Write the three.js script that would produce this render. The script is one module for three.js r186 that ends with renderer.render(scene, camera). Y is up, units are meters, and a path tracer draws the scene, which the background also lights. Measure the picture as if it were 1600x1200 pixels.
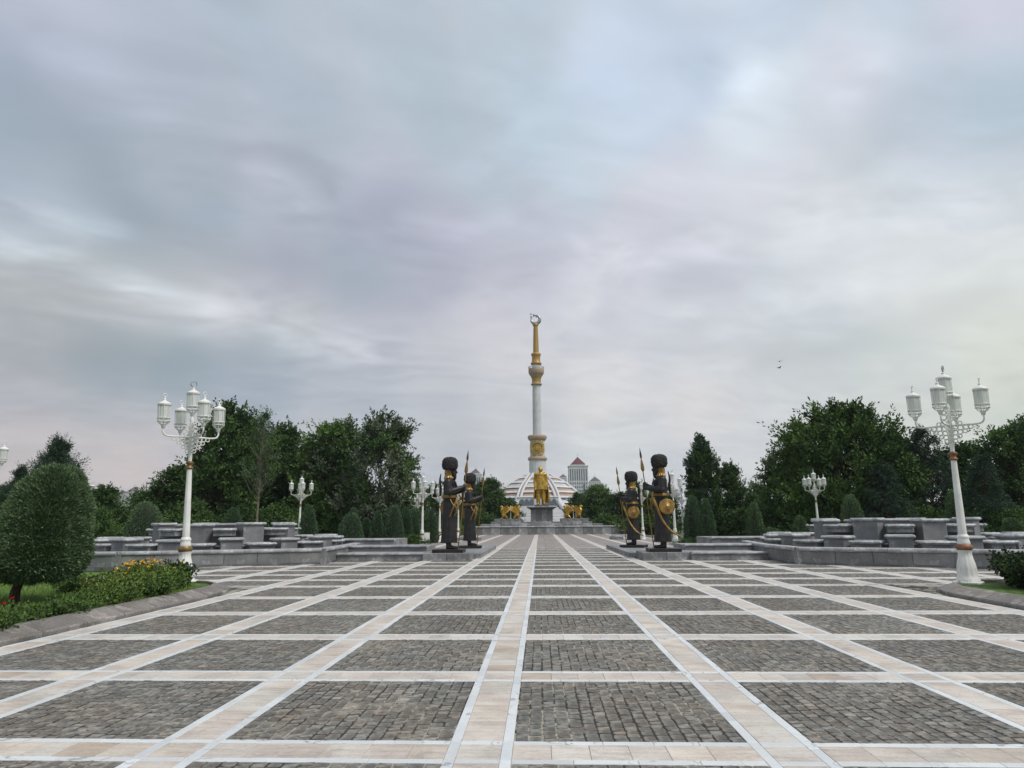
import * as THREE from 'three';
import { mergeGeometries, mergeVertices } from 'three/addons/utils/BufferGeometryUtils.js';

// ---------------------------------------------------------------- camera, sky, sun, exposure
const scene = new THREE.Scene();
const camera = new THREE.PerspectiveCamera(60, 4 / 3, 0.1, 6000);
camera.rotation.order = 'YXZ';
camera.position.set(-0.68, 1.7, 0);
camera.rotation.set(0.2045, 0.0398, -0.007);
camera.updateMatrixWorld(true);
const EXPOSURE = 1.72;
const SKYGAIN = 1.15;

const renderer = new THREE.WebGLRenderer({ antialias: true });
renderer.toneMapping = THREE.LinearToneMapping;
renderer.toneMappingExposure = EXPOSURE;
renderer.shadowMap.enabled = true;

const sun = new THREE.DirectionalLight(new THREE.Color(1.0, 0.965, 0.92), 1.5);
sun.position.set(46, 74, 30);
sun.shadow.radius = 44;
sun.castShadow = true;
sun.shadow.mapSize.set(4096, 4096);
Object.assign(sun.shadow.camera, { left: -70, right: 70, top: 70, bottom: -70, near: 1, far: 400 });
sun.shadow.camera.updateProjectionMatrix();
sun.target.position.set(0, 0, -30); sun.position.add(sun.target.position);
scene.add(sun, sun.target);

// ---------------------------------------------------------------- random numbers and noise
const rngOf = (seed) => () => { seed |= 0; seed = seed + 0x6D2B79F5 | 0; let t = Math.imul(seed ^ seed >>> 15, 1 | seed); t = t + Math.imul(t ^ t >>> 7, 61 | t) ^ t; return ((t ^ t >>> 14) >>> 0) / 4294967296; };
const hash = (x, y, s) => { let n = Math.imul(x, 374761393) + Math.imul(y, 668265263) + Math.imul(s, 1274126177) | 0; n = Math.imul(n ^ n >>> 13, 1274126177); return ((n ^ n >>> 16) >>> 0) / 4294967296; };
const smooth = (t) => t * t * (3 - 2 * t);
const clamp = (x, a, b) => x < a ? a : x > b ? b : x;
const lerp = (a, b, t) => a + (b - a) * t;
const step01 = (a, b, x) => smooth(clamp((x - a) / (b - a), 0, 1));
function vnoise(x, y, s = 0, per = 0) {
  const xi = Math.floor(x), yi = Math.floor(y), fx = smooth(x - xi), fy = smooth(y - yi);
  const w = per ? (i) => ((i % per) + per) % per : (i) => i;
  const a = hash(w(xi), w(yi), s), b = hash(w(xi + 1), w(yi), s), c = hash(w(xi), w(yi + 1), s), d = hash(w(xi + 1), w(yi + 1), s);
  return a + (b - a) * fx + (c - a) * fy + (a - b - c + d) * fx * fy;
}
function fbm(x, y, oct = 4, s = 0, per = 0) { let v = 0, a = 0.5, n = 0; for (let o = 0; o < oct; o++) { v += a * vnoise(x, y, s + o * 17, per); n += a; a *= 0.5; x *= 2; y *= 2; per *= 2; } return v / n; }
const toLin = (c) => { c /= 255; return c <= 0.04045 ? c / 12.92 : Math.pow((c + 0.055) / 1.055, 2.4); };

// ---------------------------------------------------------------- the overcast sky: a cloud deck of known tones with drifting fine structure
{
  // pixel of the 1600 x 1200 photograph -> direction, once, for the tones of the cloud deck
  const dirOf = (px, py) => new THREE.Vector3((px - 800) / 1039.23, -(py - 600) / 1039.23, -1).normalize().applyQuaternion(camera.quaternion);
  const rows = [
    [15, [0, 170, 176, 192], [130, 175, 182, 198], [250, 168, 178, 192], [400, 163, 177, 190], [600, 165, 180, 193], [800, 172, 188, 202], [1000, 184, 200, 218], [1200, 182, 197, 214], [1400, 190, 203, 216], [1530, 198, 198, 212], [1600, 196, 197, 212]],
    [120, [0, 155, 168, 184], [100, 166, 175, 192], [250, 164, 174, 190], [450, 165, 176, 191], [650, 162, 179, 191], [800, 168, 186, 199], [950, 186, 203, 224], [1080, 184, 200, 220], [1200, 210, 221, 231], [1330, 206, 209, 220], [1450, 184, 196, 210], [1570, 176, 194, 206]],
    [200, [0, 146, 162, 174], [120, 156, 168, 181], [300, 163, 173, 185], [500, 164, 177, 190], [700, 160, 177, 190], [850, 174, 193, 208], [1000, 183, 200, 218], [1170, 206, 216, 225], [1300, 202, 206, 214], [1420, 184, 194, 206], [1560, 172, 190, 204]],
    [280, [20, 160, 170, 186], [150, 150, 165, 176], [280, 163, 172, 184], [400, 174, 178, 191], [480, 164, 170, 184], [600, 170, 176, 192], [760, 172, 188, 202], [900, 180, 196, 210], [1050, 196, 200, 212], [1200, 200, 203, 212], [1350, 196, 203, 208], [1500, 196, 203, 212], [1590, 200, 206, 212]],
    [350, [30, 164, 177, 189], [100, 168, 180, 190], [200, 148, 164, 177], [330, 150, 166, 180], [450, 166, 172, 186], [600, 160, 163, 182], [720, 170, 172, 190], [850, 182, 186, 202], [1000, 194, 196, 207], [1150, 194, 198, 207], [1300, 200, 206, 211], [1500, 205, 211, 214]],
    [430, [20, 172, 177, 180], [120, 168, 175, 178], [230, 164, 173, 180], [320, 170, 174, 182], [440, 160, 165, 180], [560, 152, 165, 180], [680, 162, 166, 184], [800, 178, 180, 194], [950, 193, 195, 206], [1100, 188, 191, 203], [1250, 198, 203, 209], [1400, 206, 211, 214], [1570, 206, 212, 213]],
    [490, [20, 162, 166, 170], [120, 163, 168, 172], [230, 175, 178, 181], [350, 188, 189, 195], [450, 176, 179, 184], [600, 168, 172, 186], [760, 188, 188, 198], [950, 200, 201, 209], [1100, 196, 200, 206], [1250, 200, 206, 209], [1450, 204, 209, 207], [1570, 200, 207, 198]],
    [560, [30, 158, 162, 166], [180, 142, 157, 164], [280, 139, 158, 168], [400, 152, 166, 176], [550, 174, 178, 186], [700, 182, 184, 192], [800, 194, 194, 200], [950, 206, 206, 209], [1100, 200, 203, 206], [1250, 188, 194, 196], [1400, 194, 202, 198], [1570, 199, 206, 193]],
    [630, [30, 176, 176, 182], [180, 164, 170, 178], [400, 156, 167, 180], [560, 164, 172, 184], [700, 176, 182, 190], [800, 190, 194, 198], [950, 208, 206, 205], [1100, 210, 206, 204], [1250, 198, 202, 202], [1400, 200, 204, 198], [1560, 198, 204, 192]],
    [700, [30, 184, 178, 178], [180, 187, 181, 182], [300, 180, 179, 184], [500, 174, 178, 186], [700, 176, 180, 188], [800, 186, 190, 194], [950, 202, 205, 205], [1180, 203, 204, 205], [1500, 198, 203, 196]],
    [765, [30, 196, 184, 180], [200, 198, 185, 181], [500, 184, 184, 188], [800, 196, 196, 196], [950, 206, 208, 206], [1180, 206, 207, 206], [1500, 200, 204, 198]]];
  const pts = [];
  for (const [y, ...r] of rows) for (const [x, ...c] of r) pts.push({ d: dirOf(x, y), c: c.map(toLin) });
  const mean = [180, 188, 199].map(toLin);
  const LW = 720, LH = 180, low = new Float32Array(LW * LH * 3);   // upper half only, half a degree a cell
  const k = 1 / (2 * 0.032 * 0.032);
  for (let j = 0; j < LH; j++) for (let i = 0; i < LW; i++) {
    const el = (j + 0.5) / LH * Math.PI / 2, az = ((i + 0.5) / LW - 0.5) * 2 * Math.PI;
    const dx = Math.cos(el) * Math.sin(az), dy = Math.sin(el), dz = -Math.cos(el) * Math.cos(az);
    let w = 0.02, r = mean[0] * w, g = mean[1] * w, b = mean[2] * w;
    for (const p of pts) {
      const q = 2 - 2 * (dx * p.d.x + dy * p.d.y + dz * p.d.z);
      const e = (q < 0.05 ? Math.exp(-q * k) : 0) + 0.004 * Math.exp(-q * 7); w += e; r += e * p.c[0]; g += e * p.c[1]; b += e * p.c[2];
    }
    const o = (j * LW + i) * 3; low[o] = r / w; low[o + 1] = g / w; low[o + 2] = b / w;
  }
  // drifting wisps: polylines of pixels, half width in pixels, strength (brighter or darker cloud)
  const wisps = [
    [[[-40, 372], [60, 400], [150, 428], [240, 462], [300, 478]], 17, 0.10], [[[200, 452], [300, 486], [380, 500], [480, 535], [620, 566]], 24, 0.08], [[[0, 330], [70, 342], [120, 362], [170, 368]], 13, 0.10], [[[130, 395], [220, 425], [290, 450]], 12, -0.09], [[[190, 340], [290, 380], [350, 410]], 22, -0.06],
    [[[345, 243], [400, 240], [455, 252], [500, 280], [512, 305]], 9, -0.08], [[[375, 275], [420, 282], [455, 300], [470, 318]], 12, 0.07], [[[380, 320], [440, 330], [500, 322]], 12, 0.03], [[[140, 545], [260, 565], [380, 548]], 22, -0.06], [[[420, 390], [520, 440], [640, 470]], 20, -0.04],
    [[[1160, 110], [1220, 150], [1260, 185], [1300, 170], [1370, 110]], 26, 0.06], [[[1270, 215], [1340, 250], [1380, 180]], 22, -0.05], [[[1080, 430], [1150, 445], [1060, 455]], 12, -0.05], [[[900, 380], [1000, 395], [1130, 380]], 14, 0.04], [[[1240, 350], [1360, 330], [1480, 300]], 22, 0.04], [[[1200, 560], [1320, 545], [1450, 500], [1560, 450]], 16, -0.05], [[[1080, 480], [1250, 460], [1400, 430]], 16, 0.03], [[[960, 520], [1120, 540], [1240, 530]], 9, -0.03], [[[600, 300], [700, 330], [820, 300]], 22, -0.03], [[[640, 350], [720, 360], [790, 340]], 12, 0.05], [[[20, 130], [90, 190], [140, 250]], 24, -0.05], [[[60, 60], [140, 120], [230, 180]], 26, 0.04],
  ].map(([l, w, s]) => ({ l: l.map(([x, y]) => dirOf(x, y)), k: 1039 / w, s }));
  const wispAt = (dx, dy, dz, wx, wy) => {
    let a = 0; dx += wx * 0.07; dy += wy * 0.035;
    for (const { l, k, s } of wisps) {
      if (dx * l[0].x + dy * l[0].y + dz * l[0].z < 0.8) continue; let m = 9;
      for (let i = 0; i + 1 < l.length; i++) { const p = l[i], q = l[i + 1], bx = q.x - p.x, by = q.y - p.y, bz = q.z - p.z, t = clamp(((dx - p.x) * bx + (dy - p.y) * by + (dz - p.z) * bz) / (bx * bx + by * by + bz * bz), 0, 1), ex = dx - p.x - bx * t, ey = dy - p.y - by * t, ez = dz - p.z - bz * t, e = ex * ex + ey * ey + ez * ez; if (e < m) m = e; }
      a += s * Math.exp(-m * k * k * 0.5);
    }
    return a;
  };
  const W = 3072, H = 1536, data = new Float32Array(W * H * 4), c3 = [0, 0, 0];
  for (let j = H / 2; j < H; j++) {
    const el = (j + 0.5 - H / 2) / H * Math.PI, y = clamp(el / (Math.PI / 2) * LH - 0.5, 0, LH - 1.001), y0 = Math.floor(y), fy = y - y0;
    const dy = Math.sin(el), ce = Math.cos(el), deck = 1 / (dy + 0.16);
    for (let i = 0; i < W; i++) {
      const az = ((i + 0.5) / W - 0.5) * 2 * Math.PI;          // 0 looks along -z
      let x = (az / (2 * Math.PI) + 0.5) * LW - 0.5; if (x < 0) x += LW;
      const x0 = Math.floor(x) % LW, x1 = (x0 + 1) % LW, fx = x - Math.floor(x);
      for (let q = 0; q < 3; q++) c3[q] = lerp(lerp(low[(y0 * LW + x0) * 3 + q], low[(y0 * LW + x1) * 3 + q], fx), lerp(low[((y0 + 1) * LW + x0) * 3 + q], low[((y0 + 1) * LW + x1) * 3 + q], fx), fy);
      let u = ce * Math.sin(az) * deck, v = ce * Math.cos(az) * deck;
      const u2 = u * 0.92 + v * 0.38, v2 = -u * 0.38 + v * 0.92;
      const wx = fbm(u2 * 1.3 + 5.2, v2 * 1.3, 3, 3) - 0.5, wy = fbm(u2 * 1.3, v2 * 1.3 + 9.1, 3, 7) - 0.5;
      const n1 = fbm(u2 * 1.2 + wx * 2.0, v2 * 1.9 + wy * 2.0, 5, 11), n2 = fbm(u2 * 2.6 + wx * 3.2 + 3, v2 * 4.4 + wy * 3.2, 5, 37), n3 = fbm(u2 * 9 + wx * 6, v2 * 17 + wy * 6, 4, 53) - 0.5;
      const sheet = step01(0.36, 0.60, n1) - 0.5, puff = step01(0.40, 0.60, n2) - 0.5, calm = step01(0.05, 0.35, dy);
      const wsp = Math.abs(az) < 0.95 && el < 0.95 ? wispAt(ce * Math.sin(az), dy, -ce * Math.cos(az), wx + n3 * 0.25, wy + n3 * 0.25) : 0;
      const m = 1 + sheet * lerp(0.025, 0.04, calm) + puff * lerp(0.04, 0.055, calm) + n3 * 0.14 + wsp * (1.25 + n3 * 3 + puff * 0.8), tint = sheet * 0.025 + puff * 0.012;
      { const l = 0.3 * c3[0] + 0.59 * c3[1] + 0.11 * c3[2]; c3[0] = lerp(c3[0], l * 0.965, 0.14); c3[1] = lerp(c3[1], l, 0.14); c3[2] = lerp(c3[2], l * 1.10, 0.14); }
      // equirectangular: u = 0.5 looks along -z of the texture's own frame (three.js: atan2(z, x) / 2 pi + 0.5)
      const col = Math.floor((((Math.atan2(-Math.cos(az), Math.sin(az)) / (2 * Math.PI) + 0.5) % 1) + 1) % 1 * W) % W;
      const o = (j * W + col) * 4, gain = SKYGAIN / EXPOSURE;
      data[o] = c3[0] * (m + tint) * gain; data[o + 1] = c3[1] * (m + tint * 0.25) * gain; data[o + 2] = c3[2] * (m - tint * 0.5) * gain; data[o + 3] = 1;
    }
  }
  const fill = [mean[0] * 0.55, mean[1] * 0.55, mean[2] * 0.55];
  for (let j = 0; j < H / 2; j++) for (let i = 0; i < W; i++) { const o = (j * W + i) * 4; data[o] = fill[0]; data[o + 1] = fill[1]; data[o + 2] = fill[2]; data[o + 3] = 1; }
  for (let o = H / 2 * W * 4; o < data.length; o += 4) if (data[o + 3] === 0) { data[o] = data[o - 4]; data[o + 1] = data[o - 3]; data[o + 2] = data[o - 2]; data[o + 3] = 1; }
  const t = new THREE.DataTexture(data, W, H, THREE.RGBAFormat, THREE.FloatType);
  t.mapping = THREE.EquirectangularReflectionMapping; t.magFilter = t.minFilter = THREE.LinearFilter; t.needsUpdate = true;
  scene.background = t; scene.environment = t;
}
scene.fog = new THREE.FogExp2(new THREE.Color(0.74, 0.77, 0.80), 0.00014);

// ---------------------------------------------------------------- helpers: objects
const taken = new Map();
function numbered(name) { const n = taken.get(name) ?? 0; taken.set(name, n + 1); return n ? `${name}_${String(n).padStart(3, '0')}` : name; }
function shade(o) { o.traverse((m) => { if (m.isMesh) { m.castShadow = true; m.receiveShadow = true; } }); return o; }
function thing(name, label, category, pos = [0, 0, 0], turn = 0, group) {
  const o = new THREE.Group(); o.name = numbered(name); o.position.set(...pos); o.rotation.y = turn;
  o.userData = { label, category }; if (group) o.userData.group = group; scene.add(o); return o;
}
function part(parent, name, geometry, material, kind) {
  const m = new THREE.Mesh(geometry, material); m.name = name; m.castShadow = m.receiveShadow = true;
  if (kind) m.userData.kind = kind; parent.add(m); return m;
}
function struct(name, geometry, material, label) {
  const m = geometry ? new THREE.Mesh(geometry, material) : new THREE.Group(); m.name = numbered(name); m.userData = { kind: 'structure' };
  if (label) m.userData.label = label; m.castShadow = m.receiveShadow = true; scene.add(m); return m;
}
function copyOf(src, label, pos, turn = 0, scale = 1, group) {
  const c = src.clone(); c.name = numbered(src.name.replace(/_\d{3}$/, '')); c.position.set(...pos); c.rotation.set(0, turn, 0);
  if (Array.isArray(scale)) c.scale.set(...scale); else c.scale.setScalar(scale);
  c.userData = { label, category: src.userData.category, group: group ?? src.userData.group }; if (!c.userData.group) delete c.userData.group;
  scene.add(c); return c;
}
/** A point of the photograph (pixel of 1600 x 1200) at a given distance down the axis, in metres. */
function at(px, py, Z) {
  const d = new THREE.Vector3((px - 800) / 1039.23, -(py - 600) / 1039.23, -1).applyQuaternion(camera.quaternion), t = -Z / d.z;
  return new THREE.Vector3(camera.position.x + d.x * t, camera.position.y + d.y * t, -Z);
}

// ---------------------------------------------------------------- helpers: geometry
const V3 = (x, y, z) => new THREE.Vector3(x, y, z);
function boxUV(g, off = 0) {
  const p = g.attributes.position, n = g.attributes.normal, uv = new Float32Array(p.count * 2);
  for (let i = 0; i < p.count; i++) {
    const ax = Math.abs(n.getX(i)), ay = Math.abs(n.getY(i)), az = Math.abs(n.getZ(i)), x = p.getX(i), y = p.getY(i), z = p.getZ(i);
    if (ay >= ax && ay >= az) { uv[2 * i] = x + off; uv[2 * i + 1] = z + off * 0.7; } else if (ax > az) { uv[2 * i] = z + off; uv[2 * i + 1] = y + off * 0.3; } else { uv[2 * i] = x + off; uv[2 * i + 1] = y + off * 0.3; }
  }
  g.setAttribute('uv', new THREE.BufferAttribute(uv, 2)); return g;
}
function plain(g) { const h = g.index ? g.toNonIndexed() : g; for (const k of Object.keys(h.attributes)) if (!['position', 'normal', 'uv', 'color'].includes(k)) h.deleteAttribute(k); return h; }
function merge(list) { const l = list.map(plain); const hasColor = l.every((g) => g.attributes.color); for (const g of l) { if (!g.attributes.uv) boxUV(g); if (!hasColor && g.attributes.color) g.deleteAttribute('color'); } return mergeGeometries(l); }
function moved(g, x = 0, y = 0, z = 0, ry = 0, rx = 0, rz = 0) { g.applyMatrix4(new THREE.Matrix4().compose(V3(x, y, z), new THREE.Quaternion().setFromEuler(new THREE.Euler(rx, ry, rz, 'YXZ')), V3(1, 1, 1))); return g; }
function flatGeo(tris) { // array of [x,y,z] triples, three a triangle
  const a = new Float32Array(tris.length * 3); tris.forEach((v, i) => { a[3 * i] = v[0]; a[3 * i + 1] = v[1]; a[3 * i + 2] = v[2]; });
  const g = new THREE.BufferGeometry(); g.setAttribute('position', new THREE.BufferAttribute(a, 3)); g.computeVertexNormals(); return g;
}
/** Box with chamfered edges, centred in x and z, standing on y = 0. */
function cbox(w, h, d, c = 0.01) {
  const X = w / 2, Y = h / 2, Z = d / 2; c = Math.min(c, X * 0.9, Y * 0.9, Z * 0.9); const t = [];
  const P = (s, ax) => [s[0] * (ax === 0 ? X : X - c), s[1] * (ax === 1 ? Y : Y - c), s[2] * (ax === 2 ? Z : Z - c)];
  const poly = (...v) => {
    const a = V3(...v[0]), n = V3(...v[1]).sub(a).cross(V3(...v[2]).sub(a)), ctr = v.reduce((q, p) => q.add(V3(...p)), V3(0, 0, 0));
    if (n.dot(ctr) < 0) v.reverse(); for (let i = 1; i + 1 < v.length; i++) t.push(v[0], v[i], v[i + 1]);
  };
  for (let ax = 0; ax < 3; ax++) { const b = (ax + 1) % 3, e = (ax + 2) % 3; for (const s of [-1, 1]) {
    const mk = (p, q) => { const v = [0, 0, 0]; v[ax] = s; v[b] = p; v[e] = q; return P(v, ax); };
    poly(mk(-1, -1), mk(1, -1), mk(1, 1), mk(-1, 1));
  } for (const p of [-1, 1]) for (const q of [-1, 1]) { // edge along ax between faces b and e
    const mk = (s, face) => { const v = [0, 0, 0]; v[ax] = s; v[b] = p; v[e] = q; return P(v, face); };
    poly(mk(-1, b), mk(1, b), mk(1, e), mk(-1, e));
  } }
  for (const a of [-1, 1]) for (const b of [-1, 1]) for (const e of [-1, 1]) poly(P([a, b, e], 0), P([a, b, e], 1), P([a, b, e], 2));
  return boxUV(flatGeo(t.map(([x, y, z]) => [x, y + Y, z])));
}
/** Prism: a closed outline of [x, y] pushed along z by d, centred. */
function prism(outline, d, bevel = 0) {
  const s = new THREE.Shape(outline.map(([x, y]) => new THREE.Vector2(x, y)));
  const g = new THREE.ExtrudeGeometry(s, { depth: d - 2 * bevel, bevelEnabled: bevel > 0, bevelSize: bevel, bevelThickness: bevel, bevelOffset: -bevel, bevelSegments: 1, steps: 1, curveSegments: 6 });
  g.translate(0, 0, -(d - 2 * bevel) / 2); return boxUV(g);
}
function lathe(profile, segs = 20, flutes = 0, depth = 0, fluteFrom = -1e9, fluteTo = 1e9) {
  const n = flutes ? Math.max(segs, flutes * 4) : segs, g = new THREE.LatheGeometry(profile.map(([r, y]) => new THREE.Vector2(Math.max(r, 1e-4), y)), n);
  if (flutes) { const p = g.attributes.position; for (let i = 0; i < p.count; i++) { const y = p.getY(i); if (y < fluteFrom || y > fluteTo) continue; const x = p.getX(i), z = p.getZ(i), r = Math.hypot(x, z), k = 1 - depth * (0.5 + 0.5 * Math.cos(Math.atan2(z, x) * flutes)); if (r > 1e-3) p.setXYZ(i, x * k, y, z * k); } g.computeVertexNormals(); }
  return g;
}
/** Tube through points, with one radius or a radius for each point. */
function tube(points, radius, sides = 8, closed = false) {
  const P = points.map((p) => Array.isArray(p) ? V3(...p) : p), n = P.length, pos = [], idx = [];
  let prev = null;
  for (let i = 0; i < n; i++) {
    const a = closed ? P[(i + n - 1) % n] : P[Math.max(0, i - 1)], b = closed ? P[(i + 1) % n] : P[Math.min(n - 1, i + 1)], t = b.clone().sub(a).normalize();
    let u = prev ? prev.clone().sub(t.clone().multiplyScalar(prev.dot(t))) : (Math.abs(t.y) < 0.9 ? V3(0, 1, 0) : V3(1, 0, 0)).cross(t);
    if (u.lengthSq() < 1e-8) u = V3(1, 0, 0).cross(t); u.normalize(); prev = u; const v = t.clone().cross(u), r = Array.isArray(radius) ? radius[i] : radius;
    for (let k = 0; k < sides; k++) { const q = k / sides * Math.PI * 2; pos.push(P[i].x + (u.x * Math.cos(q) + v.x * Math.sin(q)) * r, P[i].y + (u.y * Math.cos(q) + v.y * Math.sin(q)) * r, P[i].z + (u.z * Math.cos(q) + v.z * Math.sin(q)) * r); }
  }
  const rings = closed ? n : n - 1;
  for (let i = 0; i < rings; i++) for (let k = 0; k < sides; k++) { const a = i * sides + k, b = i * sides + (k + 1) % sides, c = ((i + 1) % n) * sides + k, d = ((i + 1) % n) * sides + (k + 1) % sides; idx.push(a, b, c, b, d, c); }
  if (!closed) { for (let k = 1; k + 1 < sides; k++) { idx.push(0, k + 1, k); const o = (n - 1) * sides; idx.push(o, o + k, o + k + 1); } }
  const g = new THREE.BufferGeometry(); g.setAttribute('position', new THREE.Float32BufferAttribute(pos, 3)); g.setIndex(idx); g.computeVertexNormals(); return boxUV(g);
}
const curve = (pts, n = 16) => new THREE.CatmullRomCurve3(pts.map((p) => V3(...p))).getPoints(n);
/** Surface nets: the zero surface of a distance field f(x, y, z) as one smooth mesh. */
function sdfGeo(f, lo, hi, cell) {
  const n = [0, 1, 2].map((i) => Math.ceil((hi[i] - lo[i]) / cell) + 2), [nx, ny, nz] = n, F = new Float32Array(nx * ny * nz), id = (x, y, z) => (z * ny + y) * nx + x;
  for (let z = 0; z < nz; z++) for (let y = 0; y < ny; y++) for (let x = 0; x < nx; x++) F[id(x, y, z)] = f(lo[0] + x * cell, lo[1] + y * cell, lo[2] + z * cell);
  const vid = new Int32Array(nx * ny * nz).fill(-1), pos = [], idx = [];
  const C = [[0, 0, 0], [1, 0, 0], [0, 1, 0], [1, 1, 0], [0, 0, 1], [1, 0, 1], [0, 1, 1], [1, 1, 1]], Ed = [[0, 1], [2, 3], [4, 5], [6, 7], [0, 2], [1, 3], [4, 6], [5, 7], [0, 4], [1, 5], [2, 6], [3, 7]];
  for (let z = 0; z < nz - 1; z++) for (let y = 0; y < ny - 1; y++) for (let x = 0; x < nx - 1; x++) {
    let m = 0; const v = C.map(([a, b, c], i) => { const q = F[id(x + a, y + b, z + c)]; if (q < 0) m |= 1 << i; return q; });
    if (m === 0 || m === 255) continue;
    let sx = 0, sy = 0, sz = 0, k = 0;
    for (const [a, b] of Ed) if ((v[a] < 0) !== (v[b] < 0)) { const t = v[a] / (v[a] - v[b]); sx += lerp(C[a][0], C[b][0], t); sy += lerp(C[a][1], C[b][1], t); sz += lerp(C[a][2], C[b][2], t); k++; }
    vid[id(x, y, z)] = pos.length / 3; pos.push(lo[0] + (x + sx / k) * cell, lo[1] + (y + sy / k) * cell, lo[2] + (z + sz / k) * cell);
  }
  const quad = (a, b, c, d, flip) => { if (a < 0 || b < 0 || c < 0 || d < 0) return; if (flip) idx.push(a, c, b, a, d, c); else idx.push(a, b, c, a, c, d); };
  for (let z = 1; z < nz - 1; z++) for (let y = 1; y < ny - 1; y++) for (let x = 1; x < nx - 1; x++) {
    const s = F[id(x, y, z)] < 0;
    if (s !== F[id(x + 1, y, z)] < 0) quad(vid[id(x, y - 1, z - 1)], vid[id(x, y, z - 1)], vid[id(x, y, z)], vid[id(x, y - 1, z)], !s);
    if (s !== F[id(x, y + 1, z)] < 0) quad(vid[id(x - 1, y, z - 1)], vid[id(x - 1, y, z)], vid[id(x, y, z)], vid[id(x, y, z - 1)], !s);
    if (s !== F[id(x, y, z + 1)] < 0) quad(vid[id(x - 1, y - 1, z)], vid[id(x, y - 1, z)], vid[id(x, y, z)], vid[id(x - 1, y, z)], !s);
  }
  const g = new THREE.BufferGeometry(); g.setAttribute('position', new THREE.Float32BufferAttribute(pos, 3)); g.setIndex(idx); g.computeVertexNormals(); return boxUV(g);
}
const smin = (a, b, k) => { const h = Math.max(k - Math.abs(a - b), 0) / k; return Math.min(a, b) - h * h * k * 0.25; };
function cap(x, y, z, a, b, ra, rb = ra) { // tapered capsule
  const bx = b[0] - a[0], by = b[1] - a[1], bz = b[2] - a[2], px = x - a[0], py = y - a[1], pz = z - a[2], t = clamp((px * bx + py * by + pz * bz) / (bx * bx + by * by + bz * bz), 0, 1);
  return Math.hypot(px - bx * t, py - by * t, pz - bz * t) - lerp(ra, rb, t);
}
const ell = (x, y, z, c, r) => { const u = (x - c[0]) / r[0], v = (y - c[1]) / r[1], w = (z - c[2]) / r[2], k = Math.hypot(u, v, w); return (k - 1) * Math.min(r[0], r[1], r[2]) * (k > 1 ? 1 : 1); };

// ---------------------------------------------------------------- helpers: textures and materials
function tex(size, metres, fn, srgb = true) { // fn(u, v in 0..1) -> [r, g, b] in 0..1 (sRGB values when srgb) or one value
  const d = new Uint8Array(size * size * 4);
  for (let j = 0; j < size; j++) for (let i = 0; i < size; i++) { const c = fn(i / size, j / size), o = (j * size + i) * 4, q = Array.isArray(c) ? c : [c, c, c]; for (let k = 0; k < 3; k++) d[o + k] = clamp(q[k], 0, 1) * 255; d[o + 3] = 255; }
  const t = new THREE.DataTexture(d, size, size); t.wrapS = t.wrapT = THREE.RepeatWrapping; t.magFilter = t.minFilter = THREE.LinearFilter; t.repeat.set(1 / metres, 1 / metres);
  if (srgb) t.colorSpace = THREE.SRGBColorSpace; t.needsUpdate = true; return t;
}
const L = (r, g, b) => new THREE.Color().setRGB(r, g, b);
const std = (color, roughness, o = {}) => new THREE.MeshStandardMaterial({ color, roughness, metalness: 0, ...o });

const T = {};
T.marble = tex(512, 2.2, (u, v) => {
  const w = fbm(u * 6, v * 6, 4, 5, 6), vein = Math.abs(fbm(u * 5 + w * 1.2, v * 9 + w, 4, 9, 0) - 0.5), st = fbm(u * 8, v * 60, 3, 31, 8), sp = fbm(u * 128, v * 128, 2, 61, 128);
  const k = 0.94 + (w - 0.5) * 0.24 + (st - 0.5) * 0.14 + (sp - 0.5) * 0.10 - (vein < 0.02 ? 0.05 : 0); return [k, k * (0.985 + (w - 0.5) * 0.03), k * (0.97 + (w - 0.5) * 0.05)];
});
T.whiteMarble = tex(512, 1.6, (u, v) => {
  const w = fbm(u * 4, v * 4, 5, 45, 4), vein = Math.abs(fbm(u * 4 + w * 2.2, v * 4 - w * 1.4, 4, 49, 0) - 0.5), sp = fbm(u * 100, v * 100, 2, 51, 100);
  const k = 0.965 + (w - 0.5) * 0.10 + (sp - 0.5) * 0.06 - 0.26 * Math.exp(-vein * vein * 5200) * step01(0.46, 0.62, w); return [k * 0.985, k * 0.995, k];
});
T.granite = tex(1024, 3.1, (u, v) => {
  const w = fbm(u * 5, v * 5, 5, 71, 5), blot = fbm(u * 11, v * 11, 4, 73, 11), sp = hash(Math.floor(u * 1024), Math.floor(v * 1024), 77), sp2 = fbm(u * 200, v * 200, 2, 79, 200);
  const pale = step01(0.60, 0.72, blot) * 0.16, k = 0.68 + (w - 0.5) * 0.34 + pale + (sp - 0.5) * 0.20 + (sp2 - 0.5) * 0.22; return [k * 1.0, k, k * 1.0];
});
T.graniteBump = tex(512, 1.1, (u, v) => fbm(u * 40, v * 40, 4, 83, 40), false);
T.stone = tex(256, 0.5, (u, v) => { const k = 0.78 + (fbm(u * 8, v * 8, 4, 91, 8) - 0.5) * 0.5 + (hash(Math.floor(u * 256), Math.floor(v * 256), 93) - 0.5) * 0.16; return [k, k * 0.985, k * 0.96]; });
T.stoneBump = tex(256, 0.35, (u, v) => fbm(u * 9, v * 9, 5, 95, 9), false);
T.joint = tex(1024, 9, (u, v) => {
  const a = fbm(u * 12, v * 12, 4, 101, 12), b = fbm(u * 60, v * 60, 3, 103, 60), m = step01(0.47, 0.58, a * 0.55 + b * 0.45), n = 0.8 + 0.4 * hash(Math.floor(u * 1024), Math.floor(v * 1024), 107);
  return [lerp(0.25, 0.72, m) * n, lerp(0.24, 0.695, m) * n, lerp(0.21, 0.63, m) * n];
});
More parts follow.
